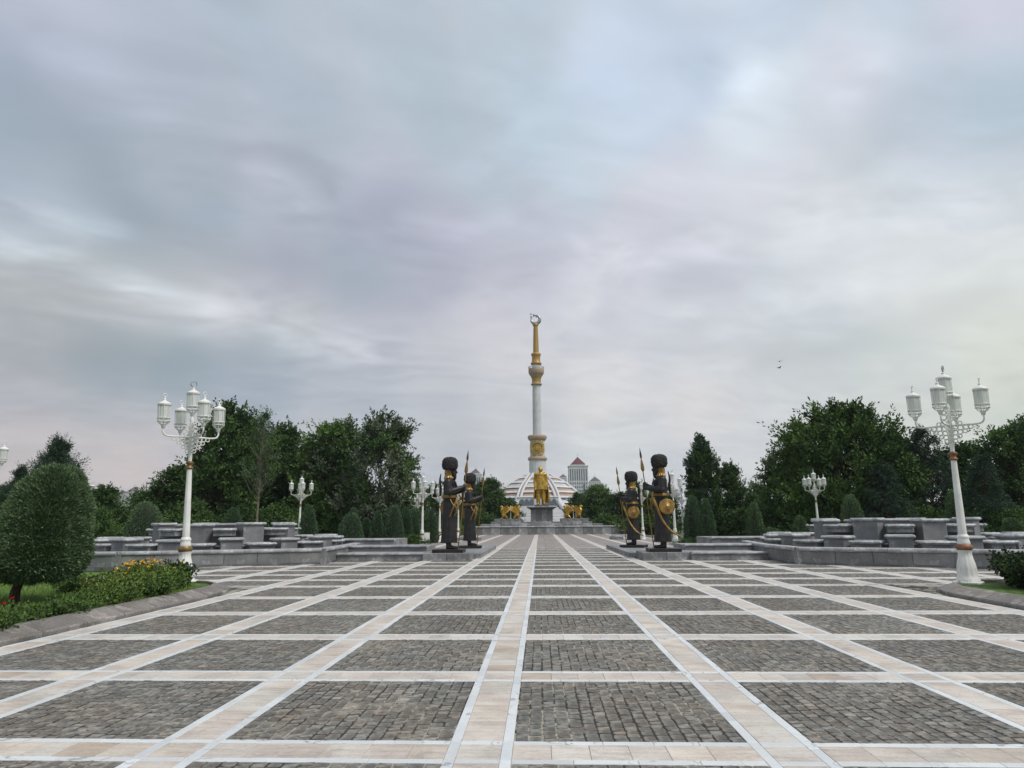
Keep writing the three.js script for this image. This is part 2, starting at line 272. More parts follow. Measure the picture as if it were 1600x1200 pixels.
T.lawn = tex(1024, 14, (u, v) => {
  const a = fbm(u * 14, v * 14, 5, 111, 14), b = fbm(u * 160, v * 160, 2, 113, 160), k = 0.72 + (a - 0.5) * 0.55 + (b - 0.5) * 0.55; return [k * 0.92, k, k * 0.62];
});
T.patina = tex(256, 1.3, (u, v) => { const a = fbm(u * 7, v * 7, 5, 121, 7), b = fbm(u * 26, v * 4, 3, 123, 0); const k = 0.78 + (a - 0.5) * 0.5 + (b - 0.5) * 0.25; return [k, k, k * 0.99]; });
T.patinaRough = tex(256, 1.3, (u, v) => { const k = 0.75 + (fbm(u * 9, v * 9, 4, 127, 9) - 0.5) * 0.7; return k; }, false);
T.paint = tex(256, 0.9, (u, v) => { const a = fbm(u * 6, v * 6, 4, 131, 6), b = fbm(u * 26, v * 5, 3, 133, 0); const k = 0.95 + (a - 0.5) * 0.08 - 0.06 * step01(0.66, 0.86, b); return [k, k * 0.99, k * 0.965]; });
T.bark = tex(256, 0.8, (u, v) => { const k = 0.7 + (fbm(u * 22, v * 5, 4, 141, 0) - 0.5) * 0.8; return [k, k * 0.95, k * 0.88]; });
T.facade = tex(256, 18, (u, v) => { const k = 0.90 + (fbm(u * 6, v * 6, 4, 151, 6) - 0.5) * 0.16 + (fbm(u * 40, v * 6, 3, 153, 0) - 0.5) * 0.08; return [k, k, k]; });

const M = {
  slab: std(L(1, 1, 1), 0.55, { map: T.marble, vertexColors: true, bumpMap: T.stoneBump, bumpScale: 0.0012 }),
  border: std(L(1, 1, 1), 0.5, { map: T.whiteMarble, vertexColors: true }),
  joint: std(L(0.62, 0.62, 0.62), 0.95, { map: T.joint }),
  granite: std(L(0.50, 0.505, 0.50), 0.55, { map: T.granite, bumpMap: T.graniteBump, bumpScale: 0.0015 }),
  graniteLight: std(L(0.72, 0.73, 0.73), 0.5, { map: T.granite, bumpMap: T.graniteBump, bumpScale: 0.0015 }),
  graniteDark: std(L(0.25, 0.255, 0.26), 0.45, { map: T.granite, bumpMap: T.graniteBump, bumpScale: 0.0012 }),
  kerb: std(L(0.46, 0.415, 0.37), 0.75, { map: T.granite, bumpMap: T.graniteBump, bumpScale: 0.003 }),
  lawn: std(L(0.14, 0.23, 0.05), 0.95, { map: T.lawn }),
  soil: std(L(0.10, 0.075, 0.05), 0.98, { map: T.stone }),
  bronze: std(L(0.034, 0.031, 0.031), 0.62, { map: T.patina, roughnessMap: T.patinaRough, metalness: 0.25 }),
  bronzeHat: std(L(0.034, 0.030, 0.029), 0.75, { map: T.patina, metalness: 0.1 }),
  bronzeFace: std(L(0.030, 0.026, 0.024), 0.5, { map: T.patina, metalness: 0.25 }),
  gilt: std(L(0.50, 0.30, 0.085), 0.46, { map: T.patina, roughnessMap: T.patinaRough, metalness: 0.55 }),
  gold: std(L(0.86, 0.53, 0.09), 0.42, { map: T.patina, roughnessMap: T.patinaRough, metalness: 0.5 }),
  ochre: std(L(0.70, 0.40, 0.09), 0.5, { map: T.patina, metalness: 0.3 }),
  tan: std(L(0.47, 0.33, 0.235), 0.6, { map: T.facade }),
  white: std(L(0.85, 0.86, 0.86), 0.42, { map: T.paint }),
  brass: std(L(0.34, 0.215, 0.075), 0.45, { map: T.patina, metalness: 0.45 }),
  copper: std(L(0.42, 0.19, 0.10), 0.5, { map: T.patina, metalness: 0.35 }),
  frost: new THREE.MeshPhysicalMaterial({ color: L(0.80, 0.83, 0.79), roughness: 0.5, transmission: 0.35, thickness: 0 }),
  marbleWall: std(L(0.70, 0.70, 0.71), 0.6, { map: T.facade }),
  marbleWall2: std(L(0.60, 0.585, 0.57), 0.6, { map: T.facade }),
  darkGlass: std(L(0.10, 0.115, 0.14), 0.15),
  roofRed: std(L(0.12, 0.022, 0.030), 0.6, { map: T.facade }),
  roofDark: std(L(0.12, 0.10, 0.10), 0.6, { map: T.facade }),
  trunk: std(L(0.115, 0.090, 0.068), 0.9, { map: T.bark }),
  paleTrunk: std(L(0.30, 0.285, 0.25), 0.85, { map: T.bark }),
  leaf: new THREE.MeshPhysicalMaterial({ color: L(1, 1, 1), roughness: 0.8, specularIntensity: 0.3, vertexColors: true, side: THREE.DoubleSide }),
};

// ================================================================ THE GROUND
{
  const g = new THREE.PlaneGeometry(4400, 4400, 1, 1).rotateX(-Math.PI / 2); g.translate(0, -0.09, -1200); boxUV(g);
  struct('lawn', g, M.lawn, 'green lawn ground reaching to the far trees');
}
const STRIP = 2.33, SW = 0.5, BW = 0.085;                            // strip pitch, strip width, border width
const crossZ = [-2.1, 0.44, 2.96, 5.48, 8.0, 10.62, 13.3, 16.04, 18.8, 20.88, 22.96, 25.1, 27.4, 29.7, 31.85, 34.02, 36.15, 38.3, 40.5, 42.7, 44.9];
const stripX = []; for (let k = -7; k < 7; k++) stripX.push((k + 0.5) * STRIP);
const HALF = 8.42;                                                  // half width of the plaza between the planted beds
const paved = (x, z) => Math.abs(x) < HALF + 0.02 || (z > 18.9 && Math.abs(x) < 15.4);   // z counted away from the camera
const plaza = struct('plaza_paving', null, null, 'stone plaza of dark cobble panels framed by pale marble strips');
part(plaza, 'joint_bed', boxUV(new THREE.PlaneGeometry(31.4, 50.2).rotateX(-Math.PI / 2).translate(0, -0.0065, -22.5)), M.joint);

const camInv = camera.matrixWorldInverse.clone();
const lookAtPx = (x, y, z) => { const v = V3(x, y, z).applyMatrix4(camInv); return v.z > -0.5 ? null : [800 + 1039.23 * v.x / -v.z, 600 - 1039.23 * v.y / -v.z, -v.z]; };
const inFrame = (x, z) => { const p = lookAtPx(x, 0, -z); return p && p[0] > -20 && p[0] < 1620 && p[1] < 1215 ? p[2] : 0; };

// ---- marble strips: every slab and border stone is a stone of its own
{
  const r = rngOf(11), pieces = [];
  const tone = (white) => {
    const k = 0.93 + r() * 0.14;
    if (white) { const b = r(); return [0.655 * k, (0.66 + 0.01 * b) * k, (0.65 + 0.02 * b) * k]; }
    const q = r(); // cream, rose, sand, a few browner
    if (q < 0.40) return [0.615 * k, 0.56 * k, 0.492 * k];
    if (q < 0.72) return [0.605 * k, 0.55 * k, 0.495 * k];
    if (q < 0.975) return [0.605 * k, 0.575 * k, 0.52 * k];
    return [0.50 * k, 0.42 * k, 0.34 * k];
  };
  function stone(x0, x1, z0, z1, white) {
    const gap = 0.0022, w = x1 - x0 - gap, d = z1 - z0 - gap; if (w < 0.02 || d < 0.02) return;
    const cx = (x0 + x1) / 2, cz = (z0 + z1) / 2; if (!paved(cx, cz)) return;
    const h = (r() - 0.5) * 0.0022, c = 0.003, t = [], X = w / 2, Z = d / 2;
    const q = (a, b, e, f) => t.push(a, b, e, a, e, f);
    const A = [[-X + c, h, Z - c], [X - c, h, Z - c], [X - c, h, -Z + c], [-X + c, h, -Z + c]], B = [[-X, h - c, Z], [X, h - c, Z], [X, h - c, -Z], [-X, h - c, -Z]], D = B.map(([x, , z]) => [x, -0.03, z]);
    q(...A); for (let i = 0; i < 4; i++) { const j = (i + 1) % 4; q(B[i], B[j], A[j], A[i]); q(D[i], D[j], B[j], B[i]); }
    const g = flatGeo(t), col = tone(white), ca = new Float32Array(t.length * 3); for (let i = 0; i < t.length; i++) ca.set(col, 3 * i);
    boxUV(g, r() * 7); g.setAttribute('color', new THREE.BufferAttribute(ca, 3));
    const near = inFrame(cx, cz); pieces.push({ g, cx, cz, white, size: near ? Math.min(w, d * 1.7 / near) / near * Math.sqrt(w * d) / near : 0 });
  }
  const run = (a, b, lo, hi, put) => { let z = a; while (z < b - 1e-6) { let e = z + lo + r() * (hi - lo); if (b - e < lo * 0.6) e = b; put(z, Math.min(e, b)); z = e; } };
  for (const X of stripX) {                                           // long strips run through
    const a = X - SW / 2, b = X + SW / 2;
    for (let i = 0; i + 1 <= crossZ.length; i++) {
      const z = crossZ[i], s0 = z - SW / 2, s1 = z + SW / 2;
      stone(a + BW, b - BW, s0, s0 + BW, true); stone(a + BW, b - BW, s0 + BW, s1 - BW, false); stone(a + BW, b - BW, s1 - BW, s1, true);
      if (i + 1 < crossZ.length) run(s1, crossZ[i + 1] - SW / 2, 0.30, 0.62, (p, q) => stone(a + BW, b - BW, p, q, false));
    }
    for (const [p, q] of [[a, a + BW], [b - BW, b]]) run(crossZ[0] - SW / 2, crossZ[crossZ.length - 1] + SW / 2, 0.28, 0.6, (u, v) => stone(p, q, u, v, true));
  }
  for (const z of crossZ) for (let i = 0; i + 1 < stripX.length; i++) {
    const a = stripX[i] + SW / 2, b = stripX[i + 1] - SW / 2, s0 = z - SW / 2, s1 = z + SW / 2;
    run(a, b, 0.24, 0.34, (u, v) => stone(u, v, s0 + BW, s1 - BW, false));
    for (const [p, q] of [[s0, s0 + BW], [s1 - BW, s1]]) run(a, b, 0.28, 0.55, (u, v) => stone(u, v, p, q, true));
  }
  pieces.sort((p, q) => q.size - p.size);
  let nS = 0, nB = 0; const restS = [], restB = [];
  for (const p of pieces) {
    const own = p.size > 0 && (p.white ? nB < 290 : nS < 290);
    if (own) { if (p.white) nB++; else nS++; p.g.translate(p.cx, 0, -p.cz); part(plaza, p.white ? 'border_stone' : 'marble_slab', p.g, p.white ? M.border : M.slab); }
    else { p.g.translate(p.cx, 0, -p.cz); (p.white ? restB : restS).push(p.g); }
  }
  part(plaza, 'far_marble_slabs', mergeGeometries(restS), M.slab, 'stuff');
  part(plaza, 'far_border_stones', mergeGeometries(restB), M.border, 'stuff');
}
// ---- cobbles: columns of small uneven setts in every panel
{
  const r = rngOf(23), NT = 7, temps = [];
  for (let k = 0; k < NT; k++) {                                       // unit stones, 1 x 1, top near y = 0
    const n = 12, rings = [[1.0, -0.05], [1.0, -0.007], [0.955, -0.001], [0.80, 0.0015]], pos = [], idx = [], jit = [];
    for (let i = 0; i < n; i++) jit.push([(r() - 0.5) * 0.11, (r() - 0.5) * 0.11, (r() - 0.5) * 0.005]);
    for (const [s, y] of rings) for (let i = 0; i < n; i++) {
      const q = (i + 0.5) / n * Math.PI * 2, c = Math.cos(q), d = Math.sin(q), m = 0.485 / Math.pow(Math.pow(Math.abs(c), 9) + Math.pow(Math.abs(d), 9), 1 / 9);
      pos.push((c * m + jit[i][0] * 0.6) * s, y + (y > -0.02 ? jit[i][2] : 0), (d * m + jit[i][1] * 0.6) * s);
    }
    pos.push((r() - 0.5) * 0.2, 0.004 + (r() - 0.5) * 0.006, (r() - 0.5) * 0.2);
    for (let a = 0; a < rings.length - 1; a++) for (let i = 0; i < n; i++) { const j = (i + 1) % n, p = a * n + i, q = a * n + j, u = p + n, v = q + n; idx.push(p, u, q, q, u, v); }
    const o = (rings.length - 1) * n, ctr = rings.length * n; for (let i = 0; i < n; i++) idx.push(o + i, ctr, o + (i + 1) % n);
    const g = new THREE.BufferGeometry(); g.setAttribute('position', new THREE.Float32BufferAttribute(pos, 3)); g.setIndex(idx); g.computeVertexNormals();
    const uv = new Float32Array(pos.length / 3 * 2); for (let i = 0; i < pos.length / 3; i++) { uv[2 * i] = pos[3 * i] * 0.11 + k * 0.37; uv[2 * i + 1] = pos[3 * i + 2] * 0.11 + k * 0.61; }
    g.setAttribute('uv', new THREE.BufferAttribute(uv, 2)); temps.push(g);
  }
  const all = [];
  for (let ci = 0; ci + 1 < crossZ.length; ci++) for (let si = 0; si + 1 < stripX.length; si++) {
    const x0 = stripX[si] + SW / 2 + 0.004, x1 = stripX[si + 1] - SW / 2 - 0.004, z0 = crossZ[ci] + SW / 2 + 0.004, z1 = crossZ[ci + 1] - SW / 2 - 0.004;
    const mx = (x0 + x1) / 2, mz = (z0 + z1) / 2; if (!paved(mx, mz)) continue;
    if (Math.abs(mx) > 4 && mz > 31.5) continue;                       // statue platforms and terraces stand here
    const cols = 16, cw = (x1 - x0) / cols, dark = (r() - 0.5) * 0.10;
    for (let c = 0; c < cols; c++) {
      let z = z0 - r() * 0.06; const lean = (r() - 0.5) * 0.004;
      while (z < z1 - 0.03) {
        let d = 0.078 + r() * 0.056; if (z + d > z1 - 0.05) d = z1 - z; const a = Math.max(z, z0), dd = z + d - a;
        if (dd > 0.03) {
          const x = x0 + (c + 0.5) * cw + lean + (r() - 0.5) * 0.008, zz = a + dd / 2, p1 = fbm(x * 0.9, zz * 0.9, 3, 201), p2 = fbm(x * 1.7 + 30, zz * 1.7, 3, 205), q = r();
          let k = (0.220 + (p1 - 0.5) * 0.09 + (q - 0.5) * 0.05) * (1 + dark), R = 1.0, G = 0.97, B = 0.90;
          if (p2 > 0.56) { R = 1.03; G = 0.965; B = 0.865; } else if (p2 < 0.42) { R = 0.97; G = 0.975; B = 0.925; } if (r() < 0.05) { R *= 1.08; B *= 0.94; } if (r() < 0.05) k *= 1.3;
          all.push({ x, z: zz, w: cw - 0.003 - r() * 0.006, d: dd - 0.002 - r() * 0.006, y: (r() - 0.5) * 0.008 - 0.002, t: Math.floor(r() * NT), turn: (r() - 0.5) * 0.16, tx: (r() - 0.5) * 0.05, tz: (r() - 0.5) * 0.05, c: [k * R, k * G, k * B], n: inFrame(x, zz) });
        }
        z += d;
      }
    }
  }
  for (const s of all) s.size = s.n ? s.w * s.d / (s.n * s.n * s.n) : 0;
  all.sort((p, q) => q.size - p.size);
  const base = new THREE.MeshStandardMaterial({ roughness: 0.86, map: T.stone, bumpMap: T.stoneBump, bumpScale: 0.006 });
  const tones = []; for (let i = 0; i < 14; i++) { const m = base.clone(); tones.push(m); }
  const own = all.slice(0, 298), rest = all.slice(298);
  own.sort((a, b) => a.c[0] + a.c[2] * 0.3 - b.c[0] - b.c[2] * 0.3);
  tones.forEach((m, i) => { const c = own[Math.floor((i + 0.5) / 14 * own.length)].c; m.color.setRGB(c[0] * 1.3, c[1] * 1.3, c[2] * 1.3); });
  own.forEach((s, i) => { const m = part(plaza, 'cobble', temps[s.t], tones[Math.floor(i / own.length * 14)]); m.position.set(s.x, s.y, -s.z); m.rotation.set(s.tx, s.turn, s.tz); m.scale.set(s.w, 1, s.d); });
  const byT = temps.map(() => []); for (const s of rest) byT[s.t].push(s);
  const d = new THREE.Object3D(), white = base.clone(), col = new THREE.Color();
  byT.forEach((list, k) => {
    const im = new THREE.InstancedMesh(temps[k], white, list.length); im.name = 'far_cobbles'; im.userData.kind = 'stuff'; im.castShadow = im.receiveShadow = true;
    list.forEach((s, i) => { d.position.set(s.x, s.y, -s.z); d.rotation.set(s.tx, s.turn, s.tz); d.scale.set(s.w, 1, s.d); d.updateMatrix(); im.setMatrixAt(i, d.matrix); im.setColorAt(i, col.setRGB(s.c[0] * 1.3, s.c[1] * 1.3, s.c[2] * 1.3)); });
    plaza.add(im);
  });
}
// ---- the far avenue: large flat slabs up to the monument steps
{
  const r = rngOf(31), far = struct('avenue_paving', null, null, 'smooth grey pink slab paving before the monument steps'), A = [], B = [];
  const tile = (x0, x1, z0, z1, c, into) => {
    const g = new THREE.PlaneGeometry(x1 - x0 - 0.012, z1 - z0 - 0.012).rotateX(-Math.PI / 2).translate((x0 + x1) / 2, -0.004 + (r() - 0.5) * 0.003, -(z0 + z1) / 2), n = g.attributes.position.count, a = new Float32Array(n * 3);
    for (let i = 0; i < n; i++) a.set(c, 3 * i); g.setAttribute('color', new THREE.BufferAttribute(a, 3)); boxUV(g, r() * 5); into.push(g);
  };
  part(far, 'joint_bed', boxUV(new THREE.PlaneGeometry(26, 50).rotateX(-Math.PI / 2).translate(0, -0.03, -70.2)), M.joint);
  const lines = stripX.filter((x) => Math.abs(x) < 12);
  for (const X of lines) for (let z = 45.15; z < 94; z += 1.5) tile(X - 0.25, X + 0.25, z, z + 1.5, [0.62, 0.59, 0.55], B);
  for (let i = 0; i + 1 < lines.length; i++) for (let z = 45.15, n = 0; z < 94; z += 0.75, n++) {
    const a = lines[i] + 0.25, w = (lines[i + 1] - lines[i] - 0.5) / 3;
    for (let q = 0; q < 3; q++) { const k = 0.9 + r() * 0.2, band = n % 9 === 4; tile(a + q * w, a + (q + 1) * w, z, z + 0.75, band ? [0.36 * k, 0.28 * k, 0.25 * k] : [0.30 * k, 0.275 * k, 0.255 * k], A); }
  }
  part(far, 'far_slabs', mergeGeometries(A), M.slab, 'stuff'); part(far, 'far_strip_slabs', mergeGeometries(B), M.slab, 'stuff');
}

// ================================================================ GRANITE: walls, copings, terraces
/** A run of wall blocks with a coping from a to b ([x, z] in world), parts of parent (whose frame is the world). */
function wallRun(parent, a, b, height, thick, o = {}) {
  const A = V3(a[0], 0, a[1]), B = V3(b[0], 0, b[1]), len = A.distanceTo(B), turn = Math.atan2(-(B.z - A.z), B.x - A.x), n = Math.max(1, Math.round(len / (o.block ?? 1.25))), w = len / n;
  const capH = o.capH ?? 0.16, over = o.over ?? 0.07, footH = o.footH ?? 0.09, y0 = o.y ?? -0.08, y1 = (o.y ?? 0) + height;
  const gW = cbox(w - 0.012, y1 - capH - y0 - 0.003, thick, 0.012);
  const R = capH / 2, W = thick / 2 + over, prof = []; for (let i = 0; i <= 6; i++) { const q = -Math.PI / 2 + i / 6 * Math.PI; prof.push([W - R + Math.cos(q) * R, R + Math.sin(q) * R]); } for (let i = 0; i <= 6; i++) { const q = Math.PI / 2 + i / 6 * Math.PI; prof.push([-W + R + Math.cos(q) * R, R + Math.sin(q) * R]); }
  const m = Math.max(1, Math.round(len / 1.7)), cw = len / m, gC = boxUV(prism(prof, cw - 0.012).rotateY(Math.PI / 2));
  const wm = o.mats ?? [M.granite];
  for (let i = 0; i < n; i++) { const t = (i + 0.5) / n, p = part(parent, 'wall_block', gW, wm[(i * 7 + (o.seed ?? 0)) % wm.length]); p.position.set(lerp(a[0], b[0], t), y0, lerp(a[1], b[1], t)); p.rotation.y = turn + (i % 2 ? Math.PI : 0); }
  for (let i = 0; i < m; i++) { const t = (i + 0.5) / m, p = part(parent, 'coping', gC, M.graniteLight); p.position.set(lerp(a[0], b[0], t), y1 - capH, lerp(a[1], b[1], t)); p.rotation.y = turn; }
  if (footH) { const p = part(parent, 'plinth_course', cbox(len, footH - y0, thick + 0.05, 0.01), M.graniteDark); p.position.set((a[0] + b[0]) / 2, y0, (a[1] + b[1]) / 2); p.rotation.y = turn; }
}
function pedestal(parent, x, z, turn, w, d, y0, y1, name = 'pedestal') {       // block under a rounded cap slab
  const p = part(parent, name, cbox(w, y1 - 0.14 - y0, d, 0.012), M.granite); p.position.set(x, y0, z); p.rotation.y = turn;
  const c = part(p, 'cap', cbox(w + 0.2, 0.145, d + 0.2, 0.055), M.graniteLight); c.position.y = y1 - 0.145 - y0 + 0.002;
}
function trough(parent, x, z, turn, w, d, y0, y1) {                           // an overflowing bowl: body and thick rim round a recess
  const p = part(parent, 'trough', cbox(w * 0.9, y1 - 0.11 - y0, d * 0.8, 0.03), M.granite); p.position.set(x, y0, z); p.rotation.y = turn;
  const rim = merge([moved(cbox(w, 0.14, 0.16, 0.06), 0, 0, d / 2), moved(cbox(w, 0.14, 0.16, 0.06), 0, 0, -d / 2), moved(cbox(0.14, 0.12, d - 0.14, 0.05), w / 2 - 0.07), moved(cbox(0.14, 0.12, d - 0.14, 0.05), -w / 2 + 0.07)]);
  const c = part(p, 'rim', rim, M.graniteLight); c.position.y = y1 - 0.135 - y0;
}
function fountain(label, outline, centre, lowerR, upperR, open) {
  const t = thing('fountain', label, 'fountain', [0, 0, 0], 0, 'grey granite fountains flanking the plaza');
  const sg = M.granite, mats = [sg, M.granite3, M.granite2, sg, M.granite2];
  for (let i = 0; i < outline.length - (open ? 1 : 0); i++) wallRun(t, outline[i], outline[(i + 1) % outline.length], 0.66, 0.32, { mats, seed: i });
  for (const [x, z] of outline) { const p = part(t, 'corner_block', cbox(0.37, 0.735, 0.37, 0.02), M.granite); p.position.set(x, -0.08, z); }
  const sh = new THREE.Shape(outline.map(([x, z]) => new THREE.Vector2(x, -z))), fl = new THREE.ShapeGeometry(sh); fl.rotateX(-Math.PI / 2); fl.translate(0, 0.12, 0); part(t, 'basin_floor', boxUV(fl), M.graniteDark);
  const ring = (R, N, phase, pw, pd, py, tw, td, ty, tb) => { for (let i = 0; i < N; i++) {
    const a = phase + i / N * Math.PI * 2, b = phase + (i + 0.5) / N * Math.PI * 2;
    pedestal(t, centre[0] + Math.sin(a) * R, centre[1] + Math.cos(a) * R, a, pw, pd, 0.1, py + (i % 2) * 0.05);
    trough(t, centre[0] + Math.sin(b) * (R + 0.16), centre[1] + Math.cos(b) * (R + 0.16), b, tw, td, tb, ty);
  } };
  const drum = (R, y0, y1, name) => { const g = boxUV(new THREE.CylinderGeometry(R, R, y1 - y0, 28)); const p = part(t, name, g, M.graniteDark); p.position.set(centre[0], (y0 + y1) / 2, centre[1]); };
  drum(lowerR - 0.15, 0.1, 0.72, 'lower_drum'); drum(upperR - 0.2, 0.7, 1.22, 'upper_drum');
  ring(lowerR, 14, 0.03, 0.84, 0.8, 1.06, 1.22, 0.8, 0.88, 0.1);
  ring(upperR, 8, 0.02, 1.0, 0.7, 1.72, 1.08, 0.8, 1.50, 1.14);
  const u = part(t, 'inner_wall', boxUV(new THREE.CylinderGeometry(upperR - 0.25, upperR - 0.25, 0.95, 24)), M.graniteDark); u.position.set(centre[0], 1.0, centre[1]);
  pedestal(t, centre[0], centre[1], 0, 1.5, 1.5, 1.2, 1.74, 'middle_pedestal');
}
M.granite3 = M.granite.clone(); M.granite3.color = L(0.46, 0.455, 0.435); M.granite2 = M.granite.clone(); M.granite2.color = L(0.39, 0.395, 0.392);
{
  const cl = at(354, 830, 34.3), cr = at(1393, 826, 32.2);
  fountain('left granite fountain with tiered pedestals beside the lamp and yellow flowers', [[-19.6, -26.3], [-17.3, -26.4], [-10.06, -29.05], [-10.3, -33.0], [-10.9, -39], [-14.5, -41.5], [-20, -41], [-23.2, -36.5], [-23.2, -29.5]], [cl.x, cl.z], 5.35, 3.0);
  fountain('right granite fountain with tiered pedestals behind the tall lamp and dark bush', [[18.6, -23.6], [16.2, -23.7], [9.52, -27.44], [9.45, -31.2], [10.2, -37], [13.5, -39.4], [18.6, -39.4], [21.8, -35], [21.8, -27.5]], [cr.x, cr.z], 5.1, 3.0);
}
// terraces between the fountains and the statues: stepped low walls with paved tops
function terrace(label, x0, x1, z0, z1, y, o = {}) {
  const t = thing('granite_terrace', label, 'terrace', [0, 0, 0], 0, 'low granite terraces beside the statues');
  wallRun(t, [x0, z0], [x1, z0], y, 0.3, { footH: 0.0, block: 1.6, capH: o.capH ?? 0.12, y: 0, ...o });
  const top = part(t, 'top_slab', cbox(x1 - x0 - 0.02, y - 0.03, z0 - z1 - 0.16, 0.01), M.granite); top.position.set((x0 + x1) / 2, -0.02, (z0 - 0.15 + z1) / 2);
}
terrace('lowest front granite terrace between left fountain and front left statue', -10.0, -6.0, -31.2, -33.6, 0.36);
terrace('middle granite terrace stepped behind the lowest one beside left fountain', -10.6, -6.3, -33.9, -36.6, 0.6);
terrace('top granite terrace at back, nearest the clipped hedge balls, left side', -12.4, -8.6, -37, -40.5, 0.86);
terrace('lowest front granite terrace between front right statue and right fountain', 6.0, 9.3, -30.7, -33.3, 0.36);
terrace('middle granite terrace stepped behind the lowest one beside right fountain', 6.3, 10.4, -33.6, -36.3, 0.6);
terrace('top granite terrace at back, beside the hedge cones, right side', 8.4, 12.4, -36.8, -40.2, 0.86);

// statue platforms
for (const s of [-1, 1]) {
  const side = s < 0 ? 'left' : 'right', t = thing('statue_platform', `long low granite platform carrying the rear ${side} warrior statue`, 'platform', [0, 0, 0], 0, 'granite statue platforms');
  const x0 = s * 3.55, z0 = -32.9, z1 = -44.2;
  for (let i = 0, n = 7; i < n; i++) { const w = (z0 - z1) / n, p = part(t, 'edge_block', cbox(0.42, 0.26, w - 0.006, 0.02), i % 3 ? M.granite : M.granite2); p.position.set(x0 + s * 0.21, -0.03, z0 - (i + 0.5) * w); }
  for (let i = 0; i < 2; i++) { const p = part(t, 'front_block', cbox(1.1, 0.26, 0.42, 0.02), i ? M.granite2 : M.granite); p.position.set(x0 + s * (0.43 + 0.56 + i * 1.11), -0.03, z0 - 0.21); }
  for (let i = 0; i < 5; i++) for (let k = 0; k < 2; k++) { const p = part(t, 'top_slab', cbox(1.27, 0.22, 2.16, 0.008), (i + k) % 3 ? M.granite : M.graniteLight); p.position.set(x0 + s * (0.43 + 0.645 + k * 1.28), -0.03, z0 - 0.43 - 1.09 - i * 2.17); }
  const f = thing('statue_plinth', `square granite plinth under the front ${side} warrior statue`, 'plinth', [0, 0, 0], 0, 'granite statue platforms');
  for (let i = 0; i < 2; i++) { const p = part(f, 'plinth_block', cbox(1.08, 0.36, 1.98, 0.02), i ? M.granite : M.granite2); p.position.set(s * (3.86 + 0.54 + i * 1.085), -0.03, -31.85); }
}
for (const [px0, px1, y, Z, s] of [[716, 751, 842, 66, 'left'], [954, 972, 842, 66, 'right']]) {
  const a = at(px0, y, Z), b = at(px1, y, Z), t = thing('granite_step', `small dark granite slab far down the avenue on the ${s}`, 'step', [(a.x + b.x) / 2, 0, -Z]);
  part(t, 'slab', cbox(b.x - a.x, 0.3, 2.2, 0.02), M.granite2).position.y = -0.05; part(t, 'upper_slab', cbox((b.x - a.x) * 0.7, 0.14, 1.5, 0.02), M.graniteLight).position.y = 0.24;
}

